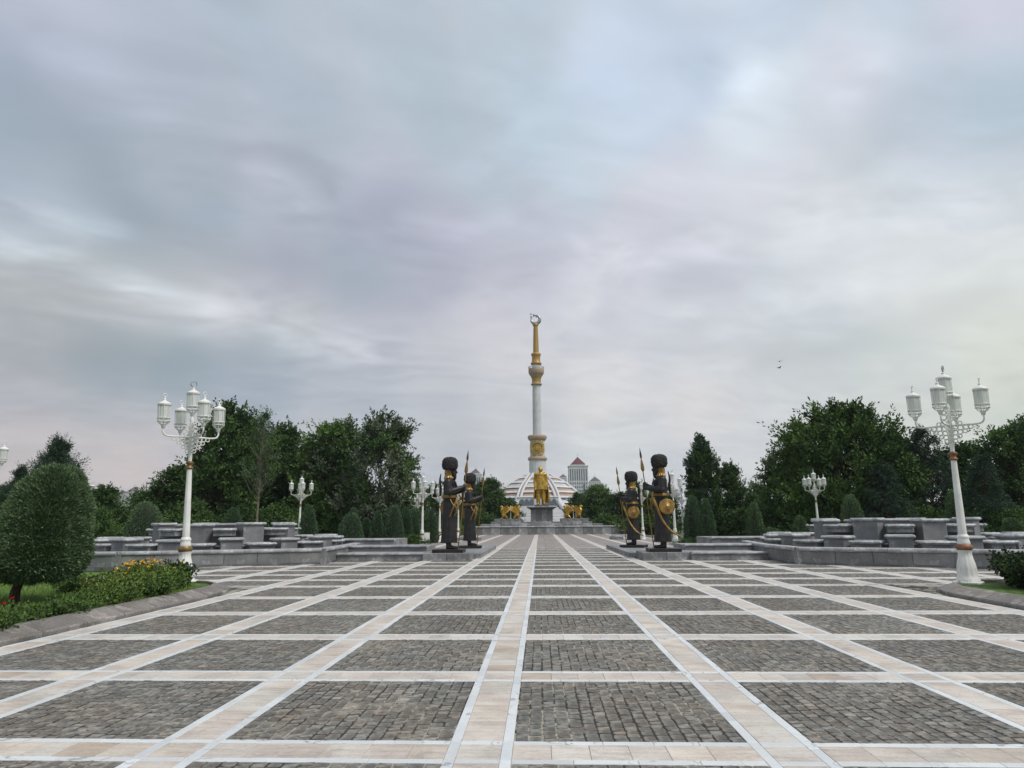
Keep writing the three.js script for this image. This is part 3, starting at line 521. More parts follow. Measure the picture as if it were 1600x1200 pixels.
// ================================================================ PLANTED BEDS WITH SLOPING KERBS
const bedEdge = {};
for (const s of [-1, 1]) {
  const side = s < 0 ? 'left' : 'right', endZ = s < 0 ? 19.1 : 18.3;
  // path of the kerb's foot, from behind the camera to the corner and round it
  const path = []; for (let z = -3; z <= endZ - 2.7; z += 1.05) path.push([8.46, z]);
  for (const [x, z] of [[8.56, endZ - 2.0], [8.85, endZ - 1.15], [9.45, endZ - 0.45], [10.3, endZ - 0.06], [11.25, endZ + 0.02], [12.2, endZ], [13.3, endZ - 0.05], [14.4, endZ - 0.1], [15.5, endZ - 0.2], [16.6, endZ - 0.3]]) path.push([x, z]);
  const k = struct('kerb', null, null, `sloping pinkish granite kerb round the ${side} planted bed`), inner = [];
  const off = (i) => { const a = path[Math.max(0, i - 1)], b = path[Math.min(path.length - 1, i + 1)], dx = b[0] - a[0], dz = b[1] - a[1], l = Math.hypot(dx, dz); return [dz / l, -dx / l]; };
  for (let i = 0; i < path.length; i++) { const [nx, nz] = off(i); inner.push([path[i][0] + nx * 0.42, path[i][1] + nz * 0.42]); }
  const W = ([x, z], y) => [s * x, y, -z];
  for (let i = 0; i + 1 < path.length; i++) {
    const g0 = 0.006, cut = (p, q, e) => { const l = Math.hypot(q[0] - p[0], q[1] - p[1]), t = e / l; return [[lerp(p[0], q[0], t), lerp(p[1], q[1], t)], [lerp(q[0], p[0], t), lerp(q[1], p[1], t)]]; };
    const [A, B] = cut(path[i], path[i + 1], g0), [C, D] = cut(inner[i], inner[i + 1], g0);
    const mid = (p, q, t) => [lerp(p[0], q[0], t), lerp(p[1], q[1], t)], prof = [[0, -0.06], [0, 0.05], [0.04, 0.075], [0.86, 0.195], [0.96, 0.20], [1, 0.185], [1, -0.06]], tri = [];
    const RA = prof.map(([t, y]) => W(mid(A, C, t), y)), RB = prof.map(([t, y]) => W(mid(B, D, t), y));
    const q = (a, b, c, d) => { if (s > 0) tri.push(a, b, c, a, c, d); else tri.push(a, c, b, a, d, c); };
    for (let j = 0; j + 1 < prof.length; j++) q(RA[j], RB[j], RB[j + 1], RA[j + 1]);
    for (const [R, f] of [[RA, 1], [RB, 0]]) for (let j = 1; j + 1 < prof.length; j++) { if ((s > 0) === !!f) tri.push(R[0], R[j], R[j + 1]); else tri.push(R[0], R[j + 1], R[j]); }
    part(k, 'kerb_stone', boxUV(flatGeo(tri), i * 1.37), i % 3 === 1 ? M.kerb2 ?? (M.kerb2 = Object.assign(M.kerb.clone(), { color: L(0.41, 0.375, 0.34) })) : M.kerb);
  }
  const pts = [...inner.map(([x, z]) => [x, z]), [40, endZ - 0.4], [40, -3.2], [8.9, -3.2]];
  const sh = new THREE.Shape(pts.map(([x, z]) => new THREE.Vector2(s * x, z))), g = new THREE.ShapeGeometry(sh); g.rotateX(-Math.PI / 2); g.translate(0, 0.13, 0);
  { const p = g.attributes.position, ix = g.index; if (s < 0) { /* keep faces up */ } p.needsUpdate = true; g.computeVertexNormals(); if (g.attributes.normal.getY(0) < 0) { const a = ix.array; for (let i = 0; i < a.length; i += 3) { const t = a[i]; a[i] = a[i + 1]; a[i + 1] = t; } g.computeVertexNormals(); } }
  struct('bed_lawn', boxUV(g), M.lawn, `green lawn of the ${side} planted bed`);
}

// ================================================================ WARRIOR STATUES
function makeWarrior() {
  const t = thing('warrior_statue', '', 'statue', [0, 0, 0], 0, 'dark bronze warrior statues along the avenue');     // faces +x, stands on y = 0
  part(t, 'base', cbox(1.42, 0.16, 1.3, 0.015), M.bronze);
  const Y = 0.155;
  const body = sdfGeo((x, y, z) => {
    y -= Y; let d;
    { // long robe with folds, open a little in front
      const q = clamp((y - 0.28) / 2.1, 0, 1), a = Math.atan2(z, x), fold = 1 + 0.06 * (1 - q * 0.8) * Math.sin(a * 10 + y * 0.8 + Math.sin(y * 2) * 0.5) + 0.035 * (1 - q) * Math.sin(a * 5 + 1);
      const ax = lerp(0.40, 0.29, Math.pow(q, 0.8)) * fold, az = lerp(0.40, 0.33, Math.pow(q, 0.8)) * fold, k = Math.hypot(x / ax, z / az);
      const slit = 0.05 * Math.exp(-z * z * 220) * (x > 0 ? 1 : 0) * (1 - q);
      d = Math.max((k - 1) * 0.36 + slit, 0.28 - y, y - 2.5);
    }
    { const q = clamp((y - 2.3) / 0.85, 0, 1), ax = lerp(0.30, 0.32, q), az = lerp(0.35, 0.42, q); d = smin(d, Math.max((Math.hypot(x / ax, z / az) - 1) * 0.32, 2.25 - y, y - 3.1), 0.08); }
    d = smin(d, cap(x, y, z, [-0.03, 3.1, -0.33], [-0.03, 3.1, 0.33], 0.2), 0.12);
    d = smin(d, cap(x, y, z, [-0.02, 3.15, 0], [0.02, 3.42, 0], 0.2, 0.15), 0.1);
    for (const s of [-1, 1]) {
      d = smin(d, cap(x, y, z, [-0.04, 3.08, s * 0.44], [0.03, 2.62, s * 0.52], 0.175, 0.15), 0.06);
      d = smin(d, cap(x, y, z, [0.03, 2.62, s * 0.52], [0.56, 2.76 + (s > 0 ? 0.06 : -0.06), s * 0.13], 0.15, 0.105), 0.05);
      d = Math.min(d, smin(cap(x, y, z, [-0.03, 0.34, s * 0.16], [-0.02, 0.1, s * 0.17], 0.115, 0.1), cap(x, y, z, [-0.04, 0.075, s * 0.17], [0.33, 0.06, s * 0.2], 0.085, 0.07), 0.06));
    }
    return d;
  }, [-0.6, Y - 0.05, -0.75], [0.75, 3.75, 0.75], 0.03);
  part(t, 'body', body, M.bronze);
  const face = sdfGeo((x, y, z) => {
    y -= Y; let d = ell(x, y, z, [0.10, 3.60, 0], [0.20, 0.28, 0.17]);
    d = smin(d, cap(x, y, z, [0.27, 3.66, 0], [0.335, 3.56, 0], 0.025, 0.04), 0.04);                 // nose
    d = smin(d, cap(x, y, z, [0.24, 3.71, -0.1], [0.24, 3.71, 0.1], 0.035), 0.05);                   // brow
    for (const s of [-1, 1]) { d = Math.max(d, -ell(x, y, z, [0.30, 3.655, s * 0.075], [0.05, 0.022, 0.035])); d = Math.min(d, ell(x, y, z, [0.255, 3.655, s * 0.075], [0.03, 0.026, 0.03])); }
    d = smin(d, ell(x, y, z, [0.21, 3.37, 0], [0.10, 0.20, 0.12]), 0.06);                            // beard
    d = smin(d, cap(x, y, z, [0.29, 3.50, -0.06], [0.29, 3.50, 0.06], 0.028), 0.02);                 // moustache
    return d;
  }, [-0.15, 3.2, -0.3], [0.45, 4.1, 0.3], 0.02);
  part(t, 'face', face, M.bronzeFace);
  const hair = sdfGeo((x, y, z) => { y -= Y; const a = Math.atan2(z, x); let d = smin(ell(x, y, z, [-0.06, 3.52, 0], [0.20, 0.33, 0.215]), ell(x, y, z, [-0.03, 3.27, 0], [0.24, 0.10, 0.27]), 0.1); return d + 0.008 * Math.sin(a * 16); }, [-0.4, 3.2, -0.4], [0.35, 4.1, 0.4], 0.022);
  part(t, 'hair', hair, M.gilt);
  const hat = sdfGeo((x, y, z) => { y -= Y; let d = (Math.pow(Math.pow(Math.abs(x + 0.01) / 0.37, 2.7) + Math.pow(Math.abs(y - 3.945) / 0.345, 2.7) + Math.pow(Math.abs(z) / 0.37, 2.7), 1 / 2.7) - 1) * 0.34; d = Math.max(d, 3.69 - y); const n = Math.sin(x * 46 + Math.sin(y * 31) * 1.3) * Math.sin(y * 43 + Math.sin(z * 37) * 1.5) * Math.sin(z * 44 + Math.sin(x * 29) * 1.2); return d * 0.9 + n * 0.03; }, [-0.45, 3.75, -0.45], [0.45, 4.55, 0.45], 0.024);
  part(t, 'fur_hat', hat, M.bronzeHat);
  // hands closed round the spear: palm, four curled fingers and a thumb each
  const sp = (y) => [0.42 + 0.45 * y / 4.63, y, 0];
  for (const s of [-1, 1]) {
    const hy = 2.80 + (s > 0 ? 0.06 : -0.08), c = sp(hy);
    const g = sdfGeo((x, y, z) => {
      y -= Y; let d = cap(x, y, z, [0.56, hy - 0.02, s * 0.13], [c[0] - 0.05, hy, s * 0.07], 0.095, 0.075);
      for (let f = 0; f < 4; f++) { const fy = hy + 0.075 - f * 0.048, p = sp(fy)[0], len = [0.95, 1.05, 1, 0.85][f], r = 0.027;
        const chain = [[p - 0.055, fy, s * 0.075], [p + 0.05 * len, fy, s * 0.065], [p + 0.06 * len, fy, -s * 0.025], [p - 0.005, fy, -s * 0.06]];
        let e = 9; for (let q = 0; q < 3; q++) e = Math.min(e, cap(x, y, z, chain[q], chain[q + 1], r, r * 0.92)); d = smin(d, e, 0.012); }
      let th = Math.min(cap(x, y, z, [c[0] - 0.07, hy + 0.04, s * 0.04], [c[0] - 0.045, hy + 0.115, -s * 0.02], 0.034, 0.03), cap(x, y, z, [c[0] - 0.045, hy + 0.115, -s * 0.02], [c[0] + 0.03, hy + 0.13, -s * 0.055], 0.03, 0.025));
      return smin(d, th, 0.015);
    }, [0.45, hy - 0.05, -0.28], [0.95, hy + 0.4, 0.28], 0.014);
    part(t, 'hand', g, M.bronze);
  }
  // spear: shaft, leaf blade, tassel
  const up = (y) => { const p = sp(y); return [p[0], p[1] + Y, p[2]]; };
  part(t, 'spear', tube([up(0), up(1.5), up(3), up(4.2)], [0.026, 0.026, 0.025, 0.022], 8), M.gilt);
  { const g = prism([[0, -0.3], [0.05, -0.12], [0.045, 0.0], [0, 0.34], [-0.045, 0.0], [-0.05, -0.12]], 0.03, 0.01); g.rotateZ(-Math.atan2(0.45, 4.63)); g.translate(...up(4.3)); part(t, 'spear_blade', g, M.bronze); }
  { const g = lathe([[0.012, 0.3], [0.04, 0.24], [0.075, 0.02], [0.09, -0.16], [0.05, -0.26], [0.02, -0.3]], 14, 7, 0.2); g.rotateZ(-Math.atan2(0.45, 4.63)); g.translate(...up(3.78)); part(t, 'tassel', boxUV(g), M.gilt); }
  // belt, dagger, sashes on the right side
  const ring = (y, ax, az, n = 40) => Array.from({ length: n }, (_, i) => { const a = i / n * Math.PI * 2; return [Math.cos(a) * ax, y + Y, Math.sin(a) * az]; });
  part(t, 'belt', merge([tube(ring(2.38, 0.345, 0.385), 0.036, 6, true), tube(ring(2.44, 0.34, 0.38), 0.036, 6, true)]), M.gilt);
  part(t, 'hem', tube(ring(0.31, 0.425, 0.415), 0.02, 6, true), M.bronze);
  const strip = (pts, w) => { const c = curve(pts.map(([x, y, z]) => [x, y + Y, z]), 14); const g = tube(c, c.map((_, i) => w * (0.75 + 0.25 * Math.sin(i / 14 * Math.PI))), 6); return g; };
  part(t, 'dagger', strip([[0.36, 2.26, 0.34], [0.22, 1.9, 0.40], [0.05, 1.46, 0.44]], 0.034), M.gilt);
  part(t, 'sash', strip([[0.06, 2.30, 0.37], [0.20, 2.05, 0.41], [0.38, 1.86, 0.36], [0.33, 1.62, 0.38]], 0.03), M.gilt);
  part(t, 'sash', strip([[0.34, 2.38, 0.2], [0.41, 2.1, 0.25], [0.37, 1.75, 0.31], [0.26, 1.5, 0.36]], 0.036), M.gilt);
  part(t, 'chest_strap', strip([[0.30, 2.5, -0.2], [0.36, 2.8, 0.02], [0.24, 3.2, 0.22]], 0.03), M.bronzeFace);
  // shield and curved sabre on the left side
  { const g = lathe([[0.0, 0.12], [0.05, 0.115], [0.08, 0.075], [0.22, 0.062], [0.30, 0.035], [0.335, 0.045], [0.36, 0.02], [0.35, -0.01], [0.0, -0.01]], 36); const sh = part(t, 'shield', boxUV(g), M.gilt); sh.rotation.x = -Math.PI / 2 + 0.12; sh.position.set(-0.17, 1.86 + Y, -0.47);
    const st = []; for (let i = 0; i < 12; i++) { const a = i / 12 * Math.PI * 2; st.push(moved(boxUV(new THREE.SphereGeometry(0.022, 8, 6)), Math.cos(a) * 0.265, 0.05, Math.sin(a) * 0.265)); } part(sh, 'boss', merge(st), M.gilt); }
  { const c = curve([[0.42, 2.24, -0.42], [0.28, 1.85, -0.47], [0.07, 1.28, -0.50], [-0.28, 0.80, -0.52], [-0.70, 0.52, -0.52]].map(([x, y, z]) => [x, y + Y, z]), 24), g = tube(c, c.map((_, i) => 0.07 - 0.04 * i / 24), 8); part(t, 'sabre', g, M.gilt);
    part(t, 'sabre_hilt', merge([tube(curve([[0.42, 2.22, -0.42], [0.46, 2.4, -0.40], [0.40, 2.52, -0.38]].map(([x, y, z]) => [x, y + Y, z]), 8), 0.035, 7), tube([[0.34, 2.24 + Y, -0.45], [0.50, 2.28 + Y, -0.40]], 0.026, 6)]), M.gilt); }
  part(t, 'bow', tube(curve([[-0.42, 3.5, 0.1], [-0.47, 3.2, 0.06], [-0.44, 2.8, 0.02], [-0.46, 2.45, 0.0]].map(([x, y, z]) => [x, y + Y, z]), 16), Array.from({ length: 17 }, (_, i) => 0.02 + 0.04 * Math.sin(i / 16 * Math.PI * 0.7)), 7), M.bronze);
  return t;
}
{
  const w = makeWarrior(); w.position.set(-4.94, 0.325, -31.85); w.userData.label = 'front left dark bronze warrior with spear, nearest on the left, facing right';
  copyOf(w, 'rear left dark bronze warrior with spear, half hidden behind the front left one', [-4.88, 0.185, -40.6], 0.05);
  copyOf(w, 'front right bronze warrior with round gold shield and sabre, larger of the right pair', [4.94, 0.325, -31.6], Math.PI);
  copyOf(w, 'rear right bronze warrior with gold shield, smaller one nearer the monument', [4.80, 0.185, -40.4], Math.PI - 0.35);
}

// ================================================================ STREET LAMPS
function makeLamp() {
  const t = thing('street_lamp', '', 'lamp', [0, 0, 0], 0, 'white ornate five lantern street lamps');
  part(t, 'foot_plate', cbox(0.58, 0.07, 0.58, 0.02), M.white);
  part(t, 'fluted_base', boxUV(lathe([[0.27, 0.06], [0.27, 0.11], [0.235, 0.16], [0.225, 0.24], [0.22, 0.36], [0.20, 0.5], [0.165, 0.64], [0.15, 0.74], [0.165, 0.80], [0.175, 0.83]], 48, 12, 0.07, 0.17, 0.76)), M.white);
  part(t, 'lower_collar', boxUV(lathe([[0.16, 0.83], [0.178, 0.85], [0.185, 0.90], [0.178, 0.95], [0.15, 0.97]], 28)), M.brass);
  part(t, 'shaft_foot', boxUV(lathe([[0.135, 0.965], [0.145, 0.99], [0.14, 1.04], [0.125, 1.10], [0.135, 1.13], [0.145, 1.16], [0.12, 1.19], [0.112, 1.22]], 28)), M.white);
  part(t, 'pole', boxUV(lathe([[0.100, 1.21], [0.098, 1.3], [0.068, 3.06], [0.066, 3.10]], 40, 10, 0.05, 1.25, 3.08)), M.white);
  part(t, 'upper_collar', boxUV(lathe([[0.07, 3.09], [0.10, 3.11], [0.10, 3.14], [0.07, 3.17], [0.066, 3.22], [0.10, 3.25], [0.105, 3.29], [0.06, 3.32]], 24)), M.brass);
  part(t, 'neck', boxUV(lathe([[0.052, 3.31], [0.05, 3.6], [0.062, 3.64], [0.05, 3.68], [0.046, 4.45], [0.07, 4.5], [0.03, 4.58], [0.03, 4.64]], 16)), M.white);
  const torus = (x, y, r, tr = 0.016) => moved(boxUV(new THREE.TorusGeometry(r, tr, 6, 14)), x, y, 0);
  const arm = tube(curve([[0.04, 4.0, 0], [0.3, 4.005, 0], [0.58, 4.0, 0], [0.72, 4.03, 0], [0.775, 4.12, 0], [0.77, 4.22, 0]], 20), 0.024, 7);
  const scroll = merge([[0.115, 3.93, 0.062], [0.24, 3.935, 0.058], [0.36, 3.94, 0.054], [0.47, 3.945, 0.05], [0.11, 3.815, 0.06], [0.225, 3.825, 0.055], [0.335, 3.84, 0.048], [0.105, 3.70, 0.056], [0.21, 3.715, 0.046], [0.10, 3.60, 0.046], [0.115, 4.08, 0.075], [0.24, 4.06, 0.045], [0.105, 4.235, 0.062], [0.09, 4.36, 0.045]].map(([x, y, q]) => torus(x, y, q, 0.0135)));
  const N = 8, LR = 0.158;
  const glassG = boxUV(new THREE.CylinderGeometry(LR * 0.97, LR * 0.93, 0.38, N, 1, true)), capG = boxUV(lathe([[LR * 1.06, 0], [LR * 1.13, 0.015], [LR * 1.12, 0.035], [LR * 0.8, 0.075], [LR * 0.42, 0.105], [0.045, 0.12], [0.03, 0.15], [0.045, 0.165], [0.02, 0.19], [0.0, 0.195]], N * 2));
  const bars = [], basket = [];
  for (let i = 0; i < N; i++) { const a = (i + 0.5) / N * Math.PI * 2, c = Math.cos(a), s = Math.sin(a); bars.push(tube([[c * LR, 0.18, s * LR], [c * LR * 1.03, 0.56, s * LR * 1.03]], 0.008, 5)); basket.push(tube([[c * LR, 0.185, s * LR], [c * LR * 0.98, 0.10, s * LR * 0.98], [c * LR * 0.7, 0.035, s * LR * 0.7], [c * 0.05, 0.0, s * 0.05]], 0.009, 5)); }
  const ringOf = (R, y) => tube(Array.from({ length: 20 }, (_, i) => [Math.cos(i / 20 * Math.PI * 2) * R, y, Math.sin(i / 20 * Math.PI * 2) * R]), 0.014, 5, true);
  const frameG = merge([...bars, ringOf(LR, 0.185), ringOf(LR * 1.04, 0.555)]), basketG = merge([...basket, ringOf(LR * 0.98, 0.10), boxUV(lathe([[0.02, -0.10], [0.05, -0.08], [0.055, -0.03], [0.075, 0.0], [0.07, 0.02], [0.0, 0.03]], 12))]);
  const finG = merge([moved(boxUV(new THREE.TorusGeometry(0.048, 0.012, 6, 16)), 0, 0.085, 0), boxUV(lathe([[0.02, -0.01], [0.013, 0.02], [0.02, 0.03], [0.0, 0.038]], 8))]);
  const crescentG = merge([tube(Array.from({ length: 19 }, (_, i) => { const a = Math.PI * 0.72 + (i / 18) * Math.PI * 1.72; return [Math.cos(a) * 0.085, 0.10 + Math.sin(a) * 0.085, 0]; }), Array.from({ length: 19 }, (_, i) => 0.008 + 0.011 * Math.sin(i / 18 * Math.PI)), 6), boxUV(lathe([[0.02, -0.01], [0.014, 0.015], [0.0, 0.018]], 8)), ...[0, 1, 2, 3, 4].map((i) => moved(boxUV(new THREE.OctahedronGeometry(0.013)), -0.075 + 0.018 * i, 0.15 + 0.012 * (i % 2), 0))]);
  const lantern = (x, z, y, big) => {
    const l = new THREE.Group(); l.name = 'lantern'; l.position.set(x, y, z); t.add(l);
    const gl = part(l, 'glass', glassG, M.frost); gl.position.y = 0.37; part(l, 'frame', frameG, M.white); part(l, 'basket', basketG, M.white);
    part(l, 'roof', capG, M.white).position.y = 0.56; part(l, 'finial', big ? crescentG : finG, big ? M.chrome : M.white).position.y = 0.755;
  };
  for (let i = 0; i < 4; i++) {
    const a = i * Math.PI / 2, A = part(t, 'arm', arm, M.white); A.rotation.y = a; part(t, 'scrollwork', scroll, M.white).rotation.y = a;
    lantern(Math.cos(a) * 0.77, -Math.sin(a) * 0.77, 4.30);
  }
  lantern(0, 0, 4.70, true);
  return t;
}
M.chrome = std(L(0.35, 0.36, 0.37), 0.35, { metalness: 0.6 });
const lamp = makeLamp();
lamp.position.set(-10.43, 0.13, -18.5); lamp.rotation.set(0, 0.88, 0.04, 'ZYX'); lamp.userData.label = 'tall white five lantern lamp post by the yellow flowers on the left';
{
  const r = copyOf(lamp, 'tall white lamp post with copper collar beside the right bush', [9.88, 0.12, -17.55], 0.82, 0.985); r.rotation.set(0, 0.82, -0.02, 'ZYX');
  r.traverse((m) => { if (m.name === 'upper_collar' || m.name === 'lower_collar') m.material = M.copper; });
  // the farther posts: [pixel x, distance, height of the ground there, scale, label]
  const far = [
    [-48, 26.2, 0.0, 1.0, 'lamp post cut off by the left edge, only one lantern in view'],
    [138, 60, 0, 1.0, 'white lamp whose top shows just above trees behind the large clipped tree'],
    [468, 53, 0, 1.0, 'white lamp behind the left fountain, before the dark tree group'],
    [660, 52.6, 0, 1.0, 'white lamp with a small white sign at its foot, left of the statues'],
    [633, 84, 0, 1.0, 'small distant lamp left of the lamp with the white sign'],
    [651, 88, 0, 1.0, 'small distant lamp just behind the lamp with the white sign'],
    [687, 62, 0, 1.0, 'white lamp directly behind the front left warrior'],
    [716, 70, 0, 1.0, 'white lamp glimpsed between the two left warriors'],
    [1278, 53, 0, 1.0, 'white lamp behind the right fountain, before the large spreading tree'],
    [1054, 52, 0, 1.0, 'white lamp just right of the front right warrior'],
    [1067, 75, 0, 1.0, 'smaller lamp partly hidden behind the lamp by the front right warrior'],
    [1123, 108, 0, 1.0, 'thin distant lamp between hedge cones on the right'],
    [1004, 66, 0, 1.0, 'white lamp between the two right warriors'],
    [966, 150, 0, 0.95, 'tiny far lamp left of two beside the monument steps on the right'],
    [974, 146, 0, 0.95, 'tiny far lamp right of two beside the monument steps on the right'],
  ];
  far.forEach(([px, Z, y, s, label], i) => { const p = at(px, 815, Z); copyOf(lamp, label, [p.x, y - 0.09, -Z], i === 0 ? 0.55 : 0.25 + (i * 0.37) % 0.5, s); });
}
{ // white notice board at a lamp's foot
  const p = at(667, 838, 51.5), t = thing('notice_board', 'small white notice board on a post at the lamp foot', 'sign', [p.x, -0.09, p.z], 0.15);
  part(t, 'post', cbox(0.06, 0.95, 0.06, 0.01), M.white); part(t, 'panel', moved(cbox(0.42, 0.72, 0.05, 0.012), 0, 0.32, 0.05), M.white); part(t, 'frame', merge([moved(cbox(0.46, 0.03, 0.07, 0.008), 0, 1.035, 0.05), moved(cbox(0.46, 0.03, 0.07, 0.008), 0, 0.29, 0.05)]), M.chrome);
}

// ================================================================ MONUMENT STEPS, GOLDEN STATUE, EAGLES
const ZS = 93;
{
  const t = thing('monument_steps', 'wide grey granite steps and terraces below the golden statue', 'steps', [-0.5, 0, 0]);
  const tier = (w, z, d, y0, y1, n, name) => { for (let i = 0; i < n; i++) { const bw = w / n, p = part(t, name, cbox(bw - 0.02, y1 - y0, d, 0.03), [M.granite, M.granite2, M.graniteLight][(i * 5 + n) % 3]); p.position.set(-w / 2 + (i + 0.5) * bw, y0, -z - d / 2); } };
  tier(21.4, ZS, 16, -0.1, 0.98, 17, 'lower_wall_block'); part(t, 'lower_coping', cbox(21.7, 0.14, 16.2, 0.05), M.graniteLight).position.set(0, 0.975, -ZS - 8);
  tier(17.0, ZS + 1.4, 13, 1.1, 1.42, 12, 'step_block'); tier(14.2, ZS + 2.0, 12, 1.4, 1.74, 10, 'step_block'); tier(6.4, ZS + 1.2, 4, 1.1, 1.3, 5, 'stair_tread'); tier(6.4, ZS + 1.6, 4, 1.3, 1.55, 5, 'stair_tread');
  for (const s of [-1, 1]) for (let i = 0; i < 4; i++) { const p = part(t, 'plinth_block', cbox(0.98, 0.42, 1.7, 0.03), M.granite2); p.position.set(s * (3.15 + i) - 0.0, 1.735, -ZS - 3.4); }
  for (const s of [-1, 1]) for (let i = 0; i < 3; i++) part(t, 'side_block', cbox(2.9, 0.55 - 0.12 * i, 5, 0.03), M.granite2).position.set(s * (12.3 + i * 2.6), -0.1, -ZS - 3 - i);
}
{
  const t = thing('statue_pedestal', 'dark grey granite pedestal with flared top under the golden statue', 'pedestal', [-0.42, 1.735, -ZS - 4.2]);
  for (let i = 0; i < 4; i++) part(t, 'pedestal_block', cbox(0.77, 1.66, 2.7, 0.02), i % 2 ? M.graniteDark : M.granite2).position.set(-1.17 + i * 0.78, 0, 0);
  const fl = (w0, w1, y0, y1) => { const g = new THREE.CylinderGeometry(w1 / 2 * Math.SQRT2, w0 / 2 * Math.SQRT2, y1 - y0, 4, 1).rotateY(Math.PI / 4); g.scale(1, 1, 0.86); g.translate(0, (y0 + y1) / 2, 0); return boxUV(plain(g)); };
  part(t, 'flared_top', fl(3.15, 4.15, 1.66, 1.94), M.graniteDark); part(t, 'cap', cbox(4.3, 0.17, 3.7, 0.04), M.granite).position.y = 1.94; part(t, 'upper_plinth', cbox(2.1, 0.26, 1.6, 0.03), M.graniteDark).position.y = 2.1;
}
{
  const t = thing('golden_statue', 'golden standing man with long coat and cloak on the dark pedestal', 'statue', [-0.5, 1.735 + 2.355, -ZS - 4.2]);
  const k = 5.45, q = (v) => v * k;                                     // figure drawn at height 1
  const g = sdfGeo((X, Y, Z) => {
    const x = X / k, y = Y / k, z = Z / k; let d = 9;
    for (const s of [-1, 1]) {
      d = smin(d, cap(x, y, z, [s * 0.052, 0.50, 0], [s * 0.062, 0.05, 0.004], 0.062, 0.044), 0.01);
      d = smin(d, cap(x, y, z, [s * 0.066, 0.02, -0.01], [s * 0.082, 0.018, 0.075], 0.027, 0.022), 0.02);
      d = smin(d, cap(x, y, z, [s * 0.108, 0.795, 0], [s * 0.136, 0.615, -0.005], 0.044, 0.038), 0.012);
      d = smin(d, cap(x, y, z, [s * 0.136, 0.615, -0.005], [s * 0.130, 0.46, 0.045], 0.038, 0.029), 0.01);
      const hx = s * 0.13; d = smin(d, ell(x, y, z, [hx, 0.425, 0.052], [0.02, 0.035, 0.026]), 0.015);
      for (let f = 0; f < 4; f++) d = smin(d, cap(x, y, z, [hx, 0.405, 0.034 + f * 0.013], [hx - s * 0.006, 0.368 - [0, 0.006, 0.004, -0.004][f], 0.036 + f * 0.012], 0.008, 0.007), 0.004);
      d = smin(d, cap(x, y, z, [hx - s * 0.01, 0.425, 0.07], [hx - s * 0.014, 0.393, 0.088], 0.009, 0.008), 0.006);
    }
    { const e = clamp((y - 0.40) / 0.4, 0, 1), ax = lerp(0.125, 0.108, e), az = lerp(0.095, 0.082, e); d = smin(d, Math.max((Math.hypot(x / ax, z / az) - 1) * 0.09, 0.40 - y, y - 0.80), 0.03); }
    d = smin(d, cap(x, y, z, [-0.075, 0.795, 0], [0.075, 0.795, 0], 0.05), 0.04);
    d = smin(d, cap(x, y, z, [0, 0.82, 0], [0, 0.88, 0.005], 0.042, 0.036), 0.02);
    d = smin(d, ell(x, y, z, [0, 0.925, 0.008], [0.05, 0.068, 0.058]), 0.015);
    d = smin(d, ell(x, y, z, [0, 0.955, -0.008], [0.055, 0.05, 0.06]), 0.01);                      // hair
    d = smin(d, cap(x, y, z, [0, 0.93, 0.062], [0, 0.913, 0.07], 0.006, 0.01), 0.008);              // nose
    for (const s of [-1, 1]) { d = Math.max(d, -ell(x, y, z, [s * 0.02, 0.932, 0.066], [0.012, 0.007, 0.012])); d = smin(d, ell(x, y, z, [s * 0.052, 0.922, 0], [0.008, 0.016, 0.012]), 0.004); }
    d = smin(d, cap(x, y, z, [-0.016, 0.895, 0.058], [0.016, 0.895, 0.058], 0.006), 0.006);         // mouth
    return d * k;
  }, [q(-0.24), q(-0.01), q(-0.14)], [q(0.24), q(1.02), q(0.16)], 0.055);
  t.scale.set(1.14, 1, 1.05);
  part(t, 'body', g, M.gold);
  const cloak = sdfGeo((X, Y, Z) => {
    const x = X / k, y = Y / k, z = Z / k, e = clamp((y - 0.12) / 0.68, 0, 1), a = Math.atan2(x, -z), w = lerp(0.178, 0.12, e) * (1 + 0.07 * (1 - e) * Math.sin(a * 9)), dd = lerp(0.15, 0.10, e);
    const r = Math.hypot((x - 0.012) / w, (z + 0.01) / dd); const shell = Math.abs(r - 1) * 0.12 - 0.010;
    const front = z - lerp(0.0, -0.05, e) - (x > 0 ? 0.03 : 0) , hem = (x > 0.02 ? 0.06 : 0.20 - Math.max(0, -x) * 0.3) - y;
    return Math.max(shell, front, hem, y - 0.825) * k;
  }, [q(-0.30), q(0.05), q(-0.2)], [q(0.30), q(0.86), q(0.14)], 0.06);
  part(t, 'cloak', cloak, M.gold);
  part(t, 'coat_hem', boxUV(lathe([[0.12 * k, 0.405 * k], [0.131 * k, 0.40 * k], [0.129 * k, 0.418 * k], [0.12 * k, 0.42 * k]], 28).scale(1, 1, 0.72)), M.gold);
}
